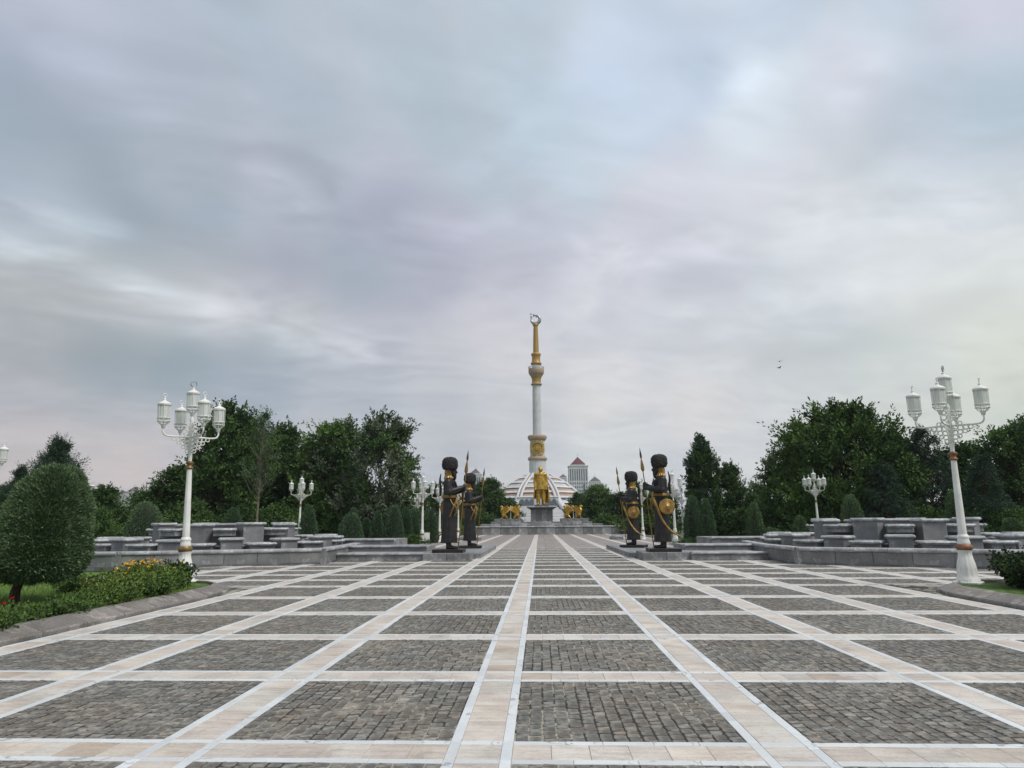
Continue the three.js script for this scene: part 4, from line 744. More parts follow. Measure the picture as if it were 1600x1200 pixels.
{
  const t = thing('eagle_statue', '', 'statue', [0, 0, 0], 0, 'golden eagles on the monument steps');
  const body = sdfGeo((x, y, z) => { // faces +x
    let d = cap(x, y, z, [-0.12, 0.45, 0], [0.05, 1.05, 0], 0.26, 0.3); d = smin(d, cap(x, y, z, [0.05, 1.1, 0], [0.14, 1.5, 0], 0.24, 0.15), 0.15); d = smin(d, ell(x, y, z, [0.2, 1.6, 0], [0.2, 0.16, 0.15]), 0.1);
    d = smin(d, cap(x, y, z, [0.36, 1.6, 0], [0.47, 1.5, 0], 0.07, 0.025), 0.04);
    for (const s of [-1, 1]) { d = smin(d, cap(x, y, z, [0, 0.5, s * 0.16], [0.1, 0.16, s * 0.18], 0.15, 0.08), 0.08); for (const f of [-0.5, 0, 0.5]) d = smin(d, cap(x, y, z, [0.1, 0.08, s * 0.18], [0.32, 0.04, s * 0.18 + f * 0.16], 0.06, 0.035), 0.03); }
    d = smin(d, cap(x, y, z, [-0.25, 0.4, 0], [-0.6, 0.1, 0], 0.16, 0.08), 0.1); return d;
  }, [-0.85, -0.02, -0.5], [0.65, 1.95, 0.5], 0.045);
  part(t, 'body', body, M.gold);
  for (const s of [-1, 1]) { // half-raised wings of overlapping feathers
    const w = part(t, 'wing', cbox(0.55, 0.12, 0.09, 0.03), M.gold); w.position.set(-0.15, 1.2, s * 0.3); w.rotation.set(0, -s * 0.5, 0.5);
    for (let i = 0; i < 9; i++) { const g = prism([[0, 0], [0.075, -0.3], [0.06, -0.95 + 0.03 * i], [0, -1.05 + 0.03 * i], [-0.06, -0.95 + 0.03 * i], [-0.075, -0.3]], 0.045, 0.012), f = part(t, 'feather', g, M.gold); f.position.set(0.1 - i * 0.075, 1.34 + i * 0.055, s * (0.32 + i * 0.035)); f.rotation.set(s * 0.12, -s * 0.35, -0.15 - i * 0.07); }
  }
  const y = 1.735 + 0.41, z = -ZS - 3.4, place = [[786, Math.PI, 'leftmost golden eagle, turned outward, on the monument steps'], [809, 0.5, 'golden eagle just left of the dark pedestal'], [885, Math.PI - 0.5, 'golden eagle just right of the dark pedestal'], [906, 0, 'rightmost golden eagle, turned outward, on the monument steps']];
  place.forEach(([px, turn, label], i) => { const p = at(px, 810, -z); if (i === 0) { t.position.set(p.x, y, z); t.rotation.y = turn; t.userData.label = label; t.scale.setScalar(1.05); } else copyOf(t, label, [p.x, y, z], turn, 1.05); });
  for (const [px, label] of [[798, 'small white lamp standing between the two left golden eagles'], [896, 'small white lamp standing between the two right golden eagles']]) { const p = at(px, 810, ZS + 5.2); copyOf(lamp, label, [p.x, 1.73, -ZS - 5.2], 0.3, 0.42); }
}

// ================================================================ THE COLUMN MONUMENT
const ZM = 355;
{
  const c = at(840.5, 760, ZM), H = (py) => at(840.5, py, ZM).y, m = 355 / 1039.23 * 1.0;    // metres for one pixel of the photograph at that distance
  const t = thing('column_monument', 'tall white and gold column monument with ribbed dome and gold emblem', 'monument', [c.x, 0, c.z]);
  const P = (cy) => H(480 + cy / 3.3333), wR = (cw) => cw / 3.3333 * m / 2;
  const ring = (list, segs = 40) => boxUV(lathe(list.map(([w, cy]) => [wR(w), P(cy)]), segs));
  const add = (name, list, mat, segs) => part(t, name, ring(list, segs), mat);
  add('spire', [[34, 246], [31, 240], [27, 150], [23, 100], [30, 97], [33, 91], [20, 88], [6, 84]], M.ochre, 8);
  add('spire_drum', [[44, 302], [58, 298], [57, 291], [46, 286], [43, 270], [45, 256], [54, 250], [52, 243], [36, 238]], M.ochre, 24);
  add('neck_drum', [[43, 326], [42, 300]], M.marbleWall, 24);
  add('gallery', [[54, 368], [60, 360], [76, 350], [82, 344], [84, 330], [80, 322], [46, 321]], M.tan, 32);
  { const R = wR(82), y = P(322); for (let i = 0; i < 24; i++) { const a = i / 24 * Math.PI * 2, p = part(t, 'gallery_post', cbox(0.35, 1.0, 0.35, 0.05), M.marbleWall); p.position.set(Math.cos(a) * R, y - 0.1, Math.sin(a) * R); } part(t, 'gallery_rail', boxUV(new THREE.TorusGeometry(R, 0.18, 6, 48).rotateX(Math.PI / 2).translate(0, y + 0.95, 0)), M.marbleWall2); }
  add('gold_drum', [[52, 399], [47, 394], [48, 376], [56, 366]], M.ochre, 24);
  add('shaft_flange', [[46, 408], [58, 405], [59, 400], [48, 397]], M.tan, 32);
  part(t, 'shaft', boxUV(lathe([[wR(46), P(668)], [wR(45), P(540)], [wR(43), P(405)]], 96, 24, 0.06)), M.marbleWall);
  add('upper_flange', [[80, 696], [92, 690], [100, 682], [100, 672], [88, 668], [44, 666]], M.tan);
  add('emblem_drum', [[76, 778], [76, 692]], M.marbleWall);
  add('middle_flange', [[88, 800], [100, 795], [101, 786], [86, 780], [74, 776]], M.tan);
  part(t, 'lower_shaft', boxUV(lathe([[wR(88), P(870)], [wR(87), P(798)]], 120, 30, 0.05)), M.marbleWall);
  add('base_flange', [[110, 884], [104, 876], [96, 868], [86, 866]], M.marbleWall2);
  { // gold emblem: eight pointed star, rings and wreath, bent round the drum
    const R = wR(76), yc = P(734), s = wR(82), g = [];
    const star = (r0, r1, n, d) => { const o = []; for (let i = 0; i < n * 2; i++) { const a = i / (n * 2) * Math.PI * 2 + Math.PI / n; o.push([Math.cos(a) * (i % 2 ? r1 : r0), Math.sin(a) * (i % 2 ? r1 : r0)]); } return prism(o, d, 0.08); };
    g.push(star(s * 1.0, s * 0.72, 8, 0.7), moved(boxUV(new THREE.TorusGeometry(s * 0.62, 0.3, 6, 32)), 0, 0, 0.5), moved(boxUV(new THREE.TorusGeometry(s * 0.36, 0.28, 6, 24)), 0, 0, 0.6), moved(star(s * 0.3, s * 0.18, 5, 0.5), 0, 0, 0.5));
    for (const q of [-1, 1]) for (let i = 0; i < 9; i++) { const a = -Math.PI / 2 + q * (0.25 + i * 0.26); g.push(moved(boxUV(new THREE.SphereGeometry(0.62, 8, 6).scale(1, 0.55, 0.5)), Math.cos(a) * s * 0.92, Math.sin(a) * s * 1.05, 0.35, 0, 0, a + 0.6 * q)); }
    const e = merge(g), p = e.attributes.position; for (let i = 0; i < p.count; i++) { const x = p.getX(i), a = x / R, rr = R + p.getZ(i) * 0.9 + 0.25; p.setXYZ(i, Math.sin(a) * rr, p.getY(i) + yc, Math.cos(a) * rr); } e.computeVertexNormals(); part(t, 'emblem', e, M.gold);
  }
  { // crescent ring with stars at the top
    const yc = P(64), R = wR(46); part(t, 'crescent', tube(Array.from({ length: 33 }, (_, i) => { const a = Math.PI * 0.80 + i / 32 * Math.PI * 1.78; return [Math.cos(a) * R, yc + Math.sin(a) * R, 0]; }), Array.from({ length: 33 }, (_, i) => 0.25 + 0.75 * Math.sin(i / 32 * Math.PI)), 8), M.chrome);
    for (let i = 0; i < 5; i++) { const o = []; for (let q = 0; q < 10; q++) { const a = q / 10 * Math.PI * 2 + Math.PI / 2; o.push([Math.cos(a) * (q % 2 ? 0.3 : 0.75), Math.sin(a) * (q % 2 ? 0.3 : 0.75)]); } part(t, 'star', prism(o, 0.4), M.chrome).position.set(-R * 1.05 + (i % 3) * 1.5, yc + R * (0.62 + 0.22 * (i % 2)) + (i > 2 ? 1.1 : 0), 0.2); }
    part(t, 'finial', boxUV(lathe([[wR(30), P(92)], [wR(34), P(89)], [wR(20), P(86)], [wR(6), P(84)]], 16)), M.ochre);
  }
  // dome: stacked ring bands stepping outwards, window rows between them, ribs over it
  const PT = [[0, 30], [5, 28.5], [10, 26], [15, 22.5], [18, 19.6], [20, 17], [22, 14.2], [24, 10.5], [25.6, 5.5], [30, 2]];
  const prof = (y) => { for (let i = 0; i + 1 < PT.length; i++) if (y <= PT[i + 1][0]) return lerp(PT[i][1], PT[i + 1][1], (y - PT[i][0]) / (PT[i + 1][0] - PT[i][0])); return 2; };
  const bands = [[27.2, 25.4, 'w'], [25.4, 23.6, 't'], [23.6, 22.6, 'w'], [22.6, 20.6, 'd'], [20.6, 19.8, 'w'], [19.8, 17.9, 't'], [17.9, 17.0, 'w'], [17.0, 15.0, 't'], [15.0, 14.2, 'w'], [14.2, 12.4, 'd'], [12.4, 11.4, 'w'], [11.4, 9.2, 't'], [9.2, 8.2, 'w'], [8.2, 6, 'd'], [6, 0, 't']];
  bands.forEach(([q1, q0, kd]) => {
    const y1 = q1 * 0.94, y0 = q0 * 0.94;
    const r1 = prof(y1), r0 = prof(y0), o = kd === 'w' ? 0.7 : 0;
    part(t, kd === 'w' ? 'white_band' : kd === 't' ? 'tan_band' : 'window_band', boxUV(lathe([[r0 + o, y0], [r1 + o + (kd === 'w' ? 0.1 : 0), y1 + (kd === 'w' ? 0.15 : 0)], [Math.max(2, r1 - 3), y1 + (kd === 'w' ? 0.16 : 0.01)]], 64)), kd === 'w' ? M.marbleWall : kd === 't' ? M.tan : M.marbleWall2);
    if (kd === 'd') for (let a = 0; a < 40; a++) { const q = (a + 0.5) / 40 * Math.PI * 2; if (Math.sin(q) < -0.15) continue; const ym = (y0 + y1) / 2, rr = prof(ym) + 0.12, p = part(t, 'window', cbox(rr * 0.118, (y1 - y0) * 0.74, 0.5, 0.05), M.darkGlass); p.position.set(Math.cos(q) * rr, y0 + (y1 - y0) * 0.13, Math.sin(q) * rr); p.rotation.y = Math.PI / 2 - q; p.rotation.order = 'YXZ'; p.rotation.x = -Math.atan2(r0 - r1, y1 - y0); }
  });
  const ribProf = [[8.5, 26], [10.5, 24], [13.5, 21], [16.8, 18], [20, 15.5], [24, 12.5], [29.5, 9.5], [37, 5], [46, 0]];
  for (let i = 0; i < 8; i++) {
    const a = Math.PI / 2 + (i + 0.5) / 8 * Math.PI * 2, c0 = Math.cos(a), s0 = Math.sin(a), list = i === 0 || i === 7 ? ribProf.map(([r, y]) => [Math.max(r, prof(Math.min(y, 25)) + 0.9), y]) : [26, 24.5, 22, 19, 16, 12, 8, 4, 0].map((y) => [prof(Math.min(y, 25.2)) + 0.25, y]);
    for (const off of [-1.0, 1.0]) { const pts = curve(list.map(([r, y]) => [c0 * r - s0 * off, y + 0.3, s0 * r + c0 * off]), 20); part(t, 'rib', tube(pts, pts.map((_, k) => (i === 0 || i === 7 ? 0.55 : 0.35) + 0.012 * k), 8), M.marbleWall); }
    const pts = curve(list.map(([r, y]) => [c0 * (r - 0.3), y - 0.3, s0 * (r - 0.3)]), 20); part(t, 'rib_channel', tube(pts, 0.62, 8), M.tan);
  }
  // white cascade stairs in front
  for (let i = 0; i < 13; i++) { const f = i / 12, p = part(t, 'cascade_step', cbox(lerp(17, 30, f), 1.3, lerp(4, 5, f), 0.15), i % 2 ? M.marbleWall : M.marbleWall2); p.position.set(0, lerp(9.5, 0, f), lerp(22, 50, f)); }
  for (const s of [-1, 1]) { const pts = curve([[s * 9.6, 13, 25], [s * 11, 9.5, 30], [s * 13.5, 6.5, 37], [s * 17, 2.5, 48]], 14); part(t, 'cascade_parapet', tube(pts, 1.15, 8), M.marbleWall);
    for (let i = 0; i < 3; i++) { const x = s * (3.0 + i * 2.4), fr = part(t, 'arch', prism((() => { const o = [[-1, 0], [1, 0], [1, 2.2]]; for (let q = 1; q < 8; q++) o.push([Math.cos(q / 8 * Math.PI), 2.2 + Math.sin(q / 8 * Math.PI)]); o.push([-1, 2.2]); return o; })(), 0.8), M.darkGlass); fr.position.set(x, 9.3, 27.9); } }
  part(t, 'front_wall', cbox(19.5, 6.6, 3, 0.2), M.marbleWall).position.set(0, 6.6, 26.2);
  part(t, 'front_cornice', cbox(20.2, 0.5, 3.6, 0.15), M.marbleWall2).position.set(0, 13.15, 26.2);
}

// ================================================================ FAR BUILDINGS
function tower(label, px0, px1, pyTop, Z, o) {
  const a = at(px0, pyTop, Z), b = at(px1, pyTop, Z), w = (b.x - a.x) * (o.shrink ?? 1), h = a.y, d = w * (o.deep ?? 0.9), t = thing(o.name ?? 'apartment_tower', label, 'building', [(a.x + b.x) / 2, -0.09, -Z - d / 2], o.turn ?? 0);
  part(t, 'wall', cbox(w, h, d, 0.1), o.wall ?? M.marbleWall);
  part(t, 'cornice', cbox(w * 1.05, h * 0.018, d * 1.05, 0.1), M.marbleWall2).position.y = h - 0.01;
  const rows = o.rows, cols = o.cols, fl = h / rows, cwid = w / (cols + 0.6), tall = o.tall ?? 0, gW = cbox(cwid * 0.5, fl * 0.56, 0.5, 0.05), gT = cbox(cwid * 0.5, fl * tall * 0.92, 0.5, 0.05);
  for (const side of [0, 1, -1]) for (let i = 0; i < cols; i++) {
    const u = -w / 2 + cwid * 0.3 + (i + 0.5) * cwid, put = (g, y) => { const p = part(t, 'window', g, M.darkGlass); if (side === 0) p.position.set(u, y, d / 2 - 0.12); else { p.position.set(side * (w / 2 - 0.12), y, u * d / w); p.rotation.y = Math.PI / 2; } };
    for (let r = o.from ?? 2; r < rows - tall - 0.5; r++) put(gW, r * fl + fl * 0.2);
    if (tall) put(gT, (rows - tall - 0.4) * fl);
  }
  if (o.roof) {
    const rh = o.roofH ?? w * 0.42, rw = w * (o.roofW ?? 0.78), g = boxUV(plain(new THREE.ConeGeometry(rw / 2 * Math.SQRT2, rh, 4).rotateY(Math.PI / 4).scale(1, 1, d / w)));
    part(t, 'attic', cbox(rw * 0.97, h * 0.03, rw * 0.97 * d / w, 0.1), M.marbleWall2).position.y = h + h * 0.016;
    const rf = part(t, 'roof', g, o.roof); rf.position.y = h + h * 0.045 + rh / 2; part(rf, 'mast', cbox(0.35, rh * 0.5, 0.35, 0.05), M.chrome).position.y = rh * 0.46;
  }
  if (o.strip) part(t, 'stair_glazing', cbox(w * 0.09, h * 0.62, 0.7, 0.05), M.darkGlass).position.set(w * 0.28, h * 0.06, d / 2 - 0.05);
}
tower('tall white tower block with pointed dark red roof right of the column', 888.5, 918.5, 729, 820, { rows: 15, cols: 8, tall: 3, roof: M.roofRed, strip: true });
tower('low white building with dark hipped roof at the red roofed tower foot', 921, 939, 754, 800, { name: 'apartment_house', rows: 8, cols: 5, roof: M.roofDark, roofH: 5.5, roofW: 0.95 });
tower('small white building left of the red roofed tower, dark roof only just visible', 874, 886, 748, 900, { name: 'apartment_house', rows: 9, cols: 4, roof: M.roofDark, roofH: 4, roofW: 0.95 });
tower('white block with dark roof behind the rear left warrior', 733, 752, 742, 700, { rows: 12, cols: 5, tall: 2, roof: M.roofDark, roofH: 5 });
tower('pale house roof peeping over the trees at far left', 176, 196, 773, 600, { name: 'apartment_house', rows: 6, cols: 5, wall: M.marbleWall2, roof: M.roofDark, roofH: 3, roofW: 0.9 });
tower('second dark house roof over the trees at far left', 195, 214, 770, 640, { name: 'apartment_house', rows: 6, cols: 5, wall: M.marbleWall2, roof: M.roofDark, roofH: 5, roofW: 0.8 });

// ================================================================ BIRDS
[[1218, 565, 0.3, 'upper of two small birds flying in the right sky'], [1217.5, 575, -0.5, 'lower of two small birds flying in the right sky']].forEach(([px, py, turn, label]) => {
  const p = at(px, py, 60), t = thing('bird', label, 'bird', [p.x, p.y, p.z], turn + 0.8, 'birds in flight');
  part(t, 'body', sdfGeo((x, y, z) => smin(cap(x, y, z, [-0.13, 0, 0], [0.09, 0.01, 0], 0.02, 0.042), smin(ell(x, y, z, [0.14, 0.025, 0], [0.035, 0.03, 0.028]), cap(x, y, z, [0.17, 0.022, 0], [0.195, 0.015, 0], 0.012, 0.004), 0.01), 0.03), [-0.2, -0.08, -0.08], [0.24, 0.09, 0.08], 0.014), M.roofDark);
  for (const s of [-1, 1]) part(t, 'wing', boxUV(flatGeo([[0.07, 0.02, s * 0.03], [-0.07, 0.015, s * 0.03], [-0.03, 0.12, s * 0.2], [0.07, 0.02, s * 0.03], [-0.03, 0.12, s * 0.2], [0.09, 0.13, s * 0.19], [0.09, 0.13, s * 0.19], [-0.03, 0.12, s * 0.2], [-0.06, 0.1, s * 0.4]])), Object.assign(M.roofDark.clone(), { side: THREE.DoubleSide }));
  part(t, 'tail', cbox(0.11, 0.012, 0.07, 0.003), M.roofDark).position.set(-0.17, 0, 0);
});

// ================================================================ VEGETATION
/** Leaves: arrays of rhombic blades grown into one geometry with a tone for each. */
class Leaves {
  constructor(seed) { this.p = []; this.c = []; this.r = rngOf(seed); }
  blade(x, y, z, dx, dy, dz, len, wid, col) { // blade from (x, y, z) along d, folded a little at its midrib
    const r = this.r, l = Math.hypot(dx, dy, dz) || 1; dx /= l; dy /= l; dz /= l;
    let ax = r() - 0.5, ay = r() - 0.5, az = r() - 0.5, k = ax * dx + ay * dy + az * dz; ax -= k * dx; ay -= k * dy; az -= k * dz; const m = (Math.hypot(ax, ay, az) || 1) / wid; ax /= m; ay /= m; az /= m;
    const nx = dy * az - dz * ay, ny = dz * ax - dx * az, nz = dx * ay - dy * ax, f = 0.25, bx = x + dx * len * 0.5, by = y + dy * len * 0.5, bz = z + dz * len * 0.5, tx = x + dx * len, ty = y + dy * len, tz = z + dz * len;
    this.p.push(x, y, z, bx + ax + nx * f, by + ay + ny * f, bz + az + nz * f, tx, ty, tz, x, y, z, tx, ty, tz, bx - ax + nx * f, by - ay + ny * f, bz - az + nz * f);
    for (let i = 0; i < 6; i++) this.c.push(col[0], col[1], col[2]);
  }
  geo() { const g = new THREE.BufferGeometry(); g.setAttribute('position', new THREE.Float32BufferAttribute(this.p, 3)); g.setAttribute('color', new THREE.Float32BufferAttribute(this.c, 3)); g.computeVertexNormals(); return g; }
}
const ball = (r) => { let x, y, z, l; do { x = r() * 2 - 1; y = r() * 2 - 1; z = r() * 2 - 1; l = x * x + y * y + z * z; } while (l > 1 || l < 1e-4); return [x, y, z]; };
/** A tree of height 1 unit = h metres: trunk, limbs, and a crown of leafy sprigs grouped in clumps. */
function makeTree(name, category, group, o) {
  const t = thing(name, '', category, [0, 0, 0], 0, group), r = rngOf(o.seed), lv = new Leaves(o.seed + 5), wood = [];
  const h = o.h, R = o.r, y0 = o.base * h, lean = o.lean ?? [0, 0];
  const axis = (y) => [lean[0] * Math.pow(y / h, 1.5) * h + Math.sin(y * 1.1 + o.seed) * 0.02 * h * (y / h), lean[1] * Math.pow(y / h, 1.5) * h];
  const tops = o.stems ?? 1;
  for (let s = 0; s < tops; s++) {
    const a = s / tops * Math.PI * 2 + o.seed, sp = tops > 1 ? R * 0.30 : 0, pts = [], rad = [];
    for (let i = 0; i <= 9; i++) { const y = i / 9 * h * (o.trunkTo ?? 0.9), [x, z] = axis(y), k = Math.min(1, y / h * 1.6); pts.push([x + Math.cos(a) * sp * k, y - 0.15 * (i === 0), z + Math.sin(a) * sp * k]); rad.push(lerp(o.trunk, 0.02, Math.pow(i / 9, 0.8)) / Math.sqrt(tops) * (i === 0 ? 1.25 : 1)); }
    wood.push(tube(pts, rad, 8));
  }
  for (let i = 0; i < o.clumps; i++) {
    const f = (i + r()) / o.clumps, q = o.bias ? Math.pow(f, o.bias) : f, y = lerp(y0, h, q * 0.97), env = o.shape(q) * R, a = r() * Math.PI * 2 + i * 2.4, rr = env * Math.sqrt(lerp(0.10, 1, r())) * (0.72 + 0.42 * r()), [ax, az] = axis(y);
    const cx = ax + Math.cos(a) * rr, cz = az + Math.sin(a) * rr, cr = o.clumpR * (0.65 + 0.7 * r()) * (0.55 + 0.45 * Math.min(1, o.shape(q) * 1.2));
    const ys = Math.max(0.15 * h * r(), y - rr * (o.rise ?? 0.7) - 0.2), [sx, sz] = axis(ys);
    if (rr > 0.3) wood.push(tube([[sx, ys, sz], [lerp(sx, cx, 0.5), lerp(ys, y, 0.4), lerp(sz, cz, 0.5)], [cx, y, cz]], [o.trunk * 0.32, o.trunk * 0.2, 0.015], 5));
    const tone = 0.75 + 0.5 * r(), base = o.cols[Math.floor(r() * o.cols.length)];
    for (let s = 0; s < o.sprigs; s++) {
      const [bx, by, bz] = ball(r), ox = cx - ax, oz = cz - az, ol = Math.hypot(ox, oz) + 0.3; let dx = bx + ox / ol * (o.out ?? 0.5), dy = by * 0.8 + (o.up ?? 0.35), dz = bz + oz / ol * (o.out ?? 0.5); const dl = Math.hypot(dx, dy, dz); dx /= dl; dy /= dl; dz /= dl;
      const len = cr * (0.6 + 0.9 * r() + (q > 0.7 && r() < 0.3 ? 0.5 : 0)), px = cx + bx * cr * 0.35, py = y + by * cr * 0.35, pz = cz + bz * cr * 0.35, k = tone * (0.82 + 0.36 * r());
      for (let n = 0; n < o.leaves; n++) {
        const u = (n + r()) / o.leaves, [jx, jy, jz] = ball(r), sag = (o.sag ?? 0) * u * u * len, w = o.spread ?? 0.20, x = px + dx * len * u + jx * w * cr * 0.5, yy = py + dy * len * u - sag + jy * w * cr * 0.5, z = pz + dz * len * u + jz * w * cr * 0.5;
        if (yy < 0.1) continue; const kk = k * (0.84 + 0.32 * r());
        lv.blade(x, yy, z, dx * 0.7 + jx, dy * 0.7 + jy + (o.tip ?? 0), dz * 0.7 + jz, o.leaf * (0.7 + 0.6 * r()), o.leaf * (o.wid ?? 0.3) * (0.7 + 0.6 * r()), [base[0] * kk, base[1] * kk, base[2] * kk]);
      }
    }
  }
  part(t, 'trunk', merge(wood), o.bark ?? M.trunk); part(t, 'crown', lv.geo(), M.leaf); t.userData.h = h; t.userData.r = R;
  return t;
}
const G = { dark: [[0.056, 0.104, 0.030], [0.072, 0.128, 0.036], [0.046, 0.086, 0.028]], mid: [[0.080, 0.146, 0.036], [0.104, 0.172, 0.044], [0.064, 0.118, 0.034]], light: [[0.11, 0.165, 0.045], [0.09, 0.148, 0.042], [0.13, 0.18, 0.055]], cold: [[0.046, 0.078, 0.050], [0.060, 0.098, 0.062], [0.038, 0.064, 0.044]], silver: [[0.105, 0.135, 0.082], [0.078, 0.112, 0.062], [0.13, 0.155, 0.10]] };
const dome = (q) => Math.sqrt(Math.max(0.02, 1 - Math.pow(Math.abs(q * 1.9 - 0.75) / 1.2, 2))), full = (q) => Math.pow(Math.max(0, Math.sin(Math.PI * Math.min(1, 0.22 + q * 0.74))), 0.7), spire = (q) => Math.pow(1 - q, 0.75) * 0.95 + 0.06, ovate = (q) => Math.pow(Math.sin(Math.PI * Math.pow(clamp(q * 0.93 + 0.05, 0, 1), 0.62)), 0.8);
const trees = {
  elm: makeTree('elm_tree', 'tree', 'trees behind the plaza', { seed: 3, h: 12, r: 3.9, base: 0.08, clumps: 140, clumpR: 1.15, sprigs: 10, leaves: 22, leaf: 0.31, trunk: 0.22, shape: full, cols: G.dark, up: 0.4 }),
  ash: makeTree('ash_tree', 'tree', 'trees behind the plaza', { seed: 8, h: 12, r: 3.8, base: 0.05, clumps: 140, clumpR: 1.2, sprigs: 10, leaves: 22, leaf: 0.33, wid: 0.26, trunk: 0.2, shape: dome, cols: [...G.dark, ...G.mid, G.silver[0]], up: 0.55, lean: [0.06, 0] }),
  willow: makeTree('willow_tree', 'tree', 'trees behind the plaza', { seed: 14, h: 12, r: 4.1, base: 0.04, clumps: 145, clumpR: 1.15, sprigs: 10, leaves: 21, leaf: 0.34, wid: 0.24, trunk: 0.2, shape: dome, cols: [...G.dark, ...G.silver], up: 0.5, out: 0.8, lean: [0.10, 0] }),
  bare: makeTree('birch_tree', 'tree', 'trees behind the plaza', { seed: 21, h: 12, r: 1.9, base: 0.42, clumps: 46, clumpR: 0.85, sprigs: 8, leaves: 13, leaf: 0.17, wid: 0.25, trunk: 0.14, trunkTo: 0.97, shape: ovate, cols: [...G.silver, ...G.mid], up: 0.75, bark: M.paleTrunk, rise: 1.3 }),
  spread: makeTree('sophora_tree', 'tree', 'trees behind the plaza', { seed: 27, h: 12, r: 6.2, base: 0.06, clumps: 260, clumpR: 1.2, sprigs: 10, leaves: 22, leaf: 0.34, wid: 0.24, trunk: 0.3, stems: 3, shape: dome, cols: [...G.mid, ...G.dark, G.light[1]], up: 0.75, out: 0.65, tip: 0.1 }),
  spruce: makeTree('spruce_tree', 'tree', 'trees behind the plaza', { seed: 33, h: 12, r: 3.2, base: 0.03, clumps: 150, clumpR: 0.95, sprigs: 9, leaves: 24, leaf: 0.22, wid: 0.16, trunk: 0.2, shape: spire, cols: G.cold, up: -0.05, out: 1.1, sag: 0.35, bias: 1.25 }),
  cypress: makeTree('poplar_tree', 'tree', 'trees behind the plaza', { seed: 39, h: 12, r: 2.5, base: 0.04, clumps: 150, clumpR: 0.85, sprigs: 10, leaves: 22, leaf: 0.28, wid: 0.3, trunk: 0.2, shape: (q) => ovate(q) * (0.9 + 0.1 * Math.sin(q * 20)), cols: [...G.dark, G.cold[1]], up: 0.9, out: 0.35 }),
  pine: makeTree('pine_tree', 'tree', 'trees behind the plaza', { seed: 45, h: 8, r: 2.0, base: 0.35, clumps: 60, clumpR: 0.72, sprigs: 16, leaves: 34, leaf: 0.2, wid: 0.13, trunk: 0.14, shape: (q) => full(q) * (0.55 + 0.45 * Math.sin(q * 13)), cols: G.cold, up: 0.35, out: 0.3, spread: 0.5 }),
  bush: makeTree('dark_shrub', 'shrub', 'dark shrubs under the trees', { seed: 51, h: 3, r: 2.1, base: 0.02, clumps: 70, clumpR: 0.6, sprigs: 9, leaves: 20, leaf: 0.15, wid: 0.32, trunk: 0.06, trunkTo: 0.6, shape: full, cols: [...G.dark, G.mid[0]], up: 0.4 }),
  lowbush: makeTree('dark_shrub', 'shrub', 'dark shrubs under the trees', { seed: 57, h: 3, r: 2.6, base: 0.0, clumps: 70, clumpR: 0.62, sprigs: 9, leaves: 20, leaf: 0.15, wid: 0.32, trunk: 0.05, trunkTo: 0.6, shape: full, cols: [...G.dark, ...G.mid], up: 0.4 }),
};
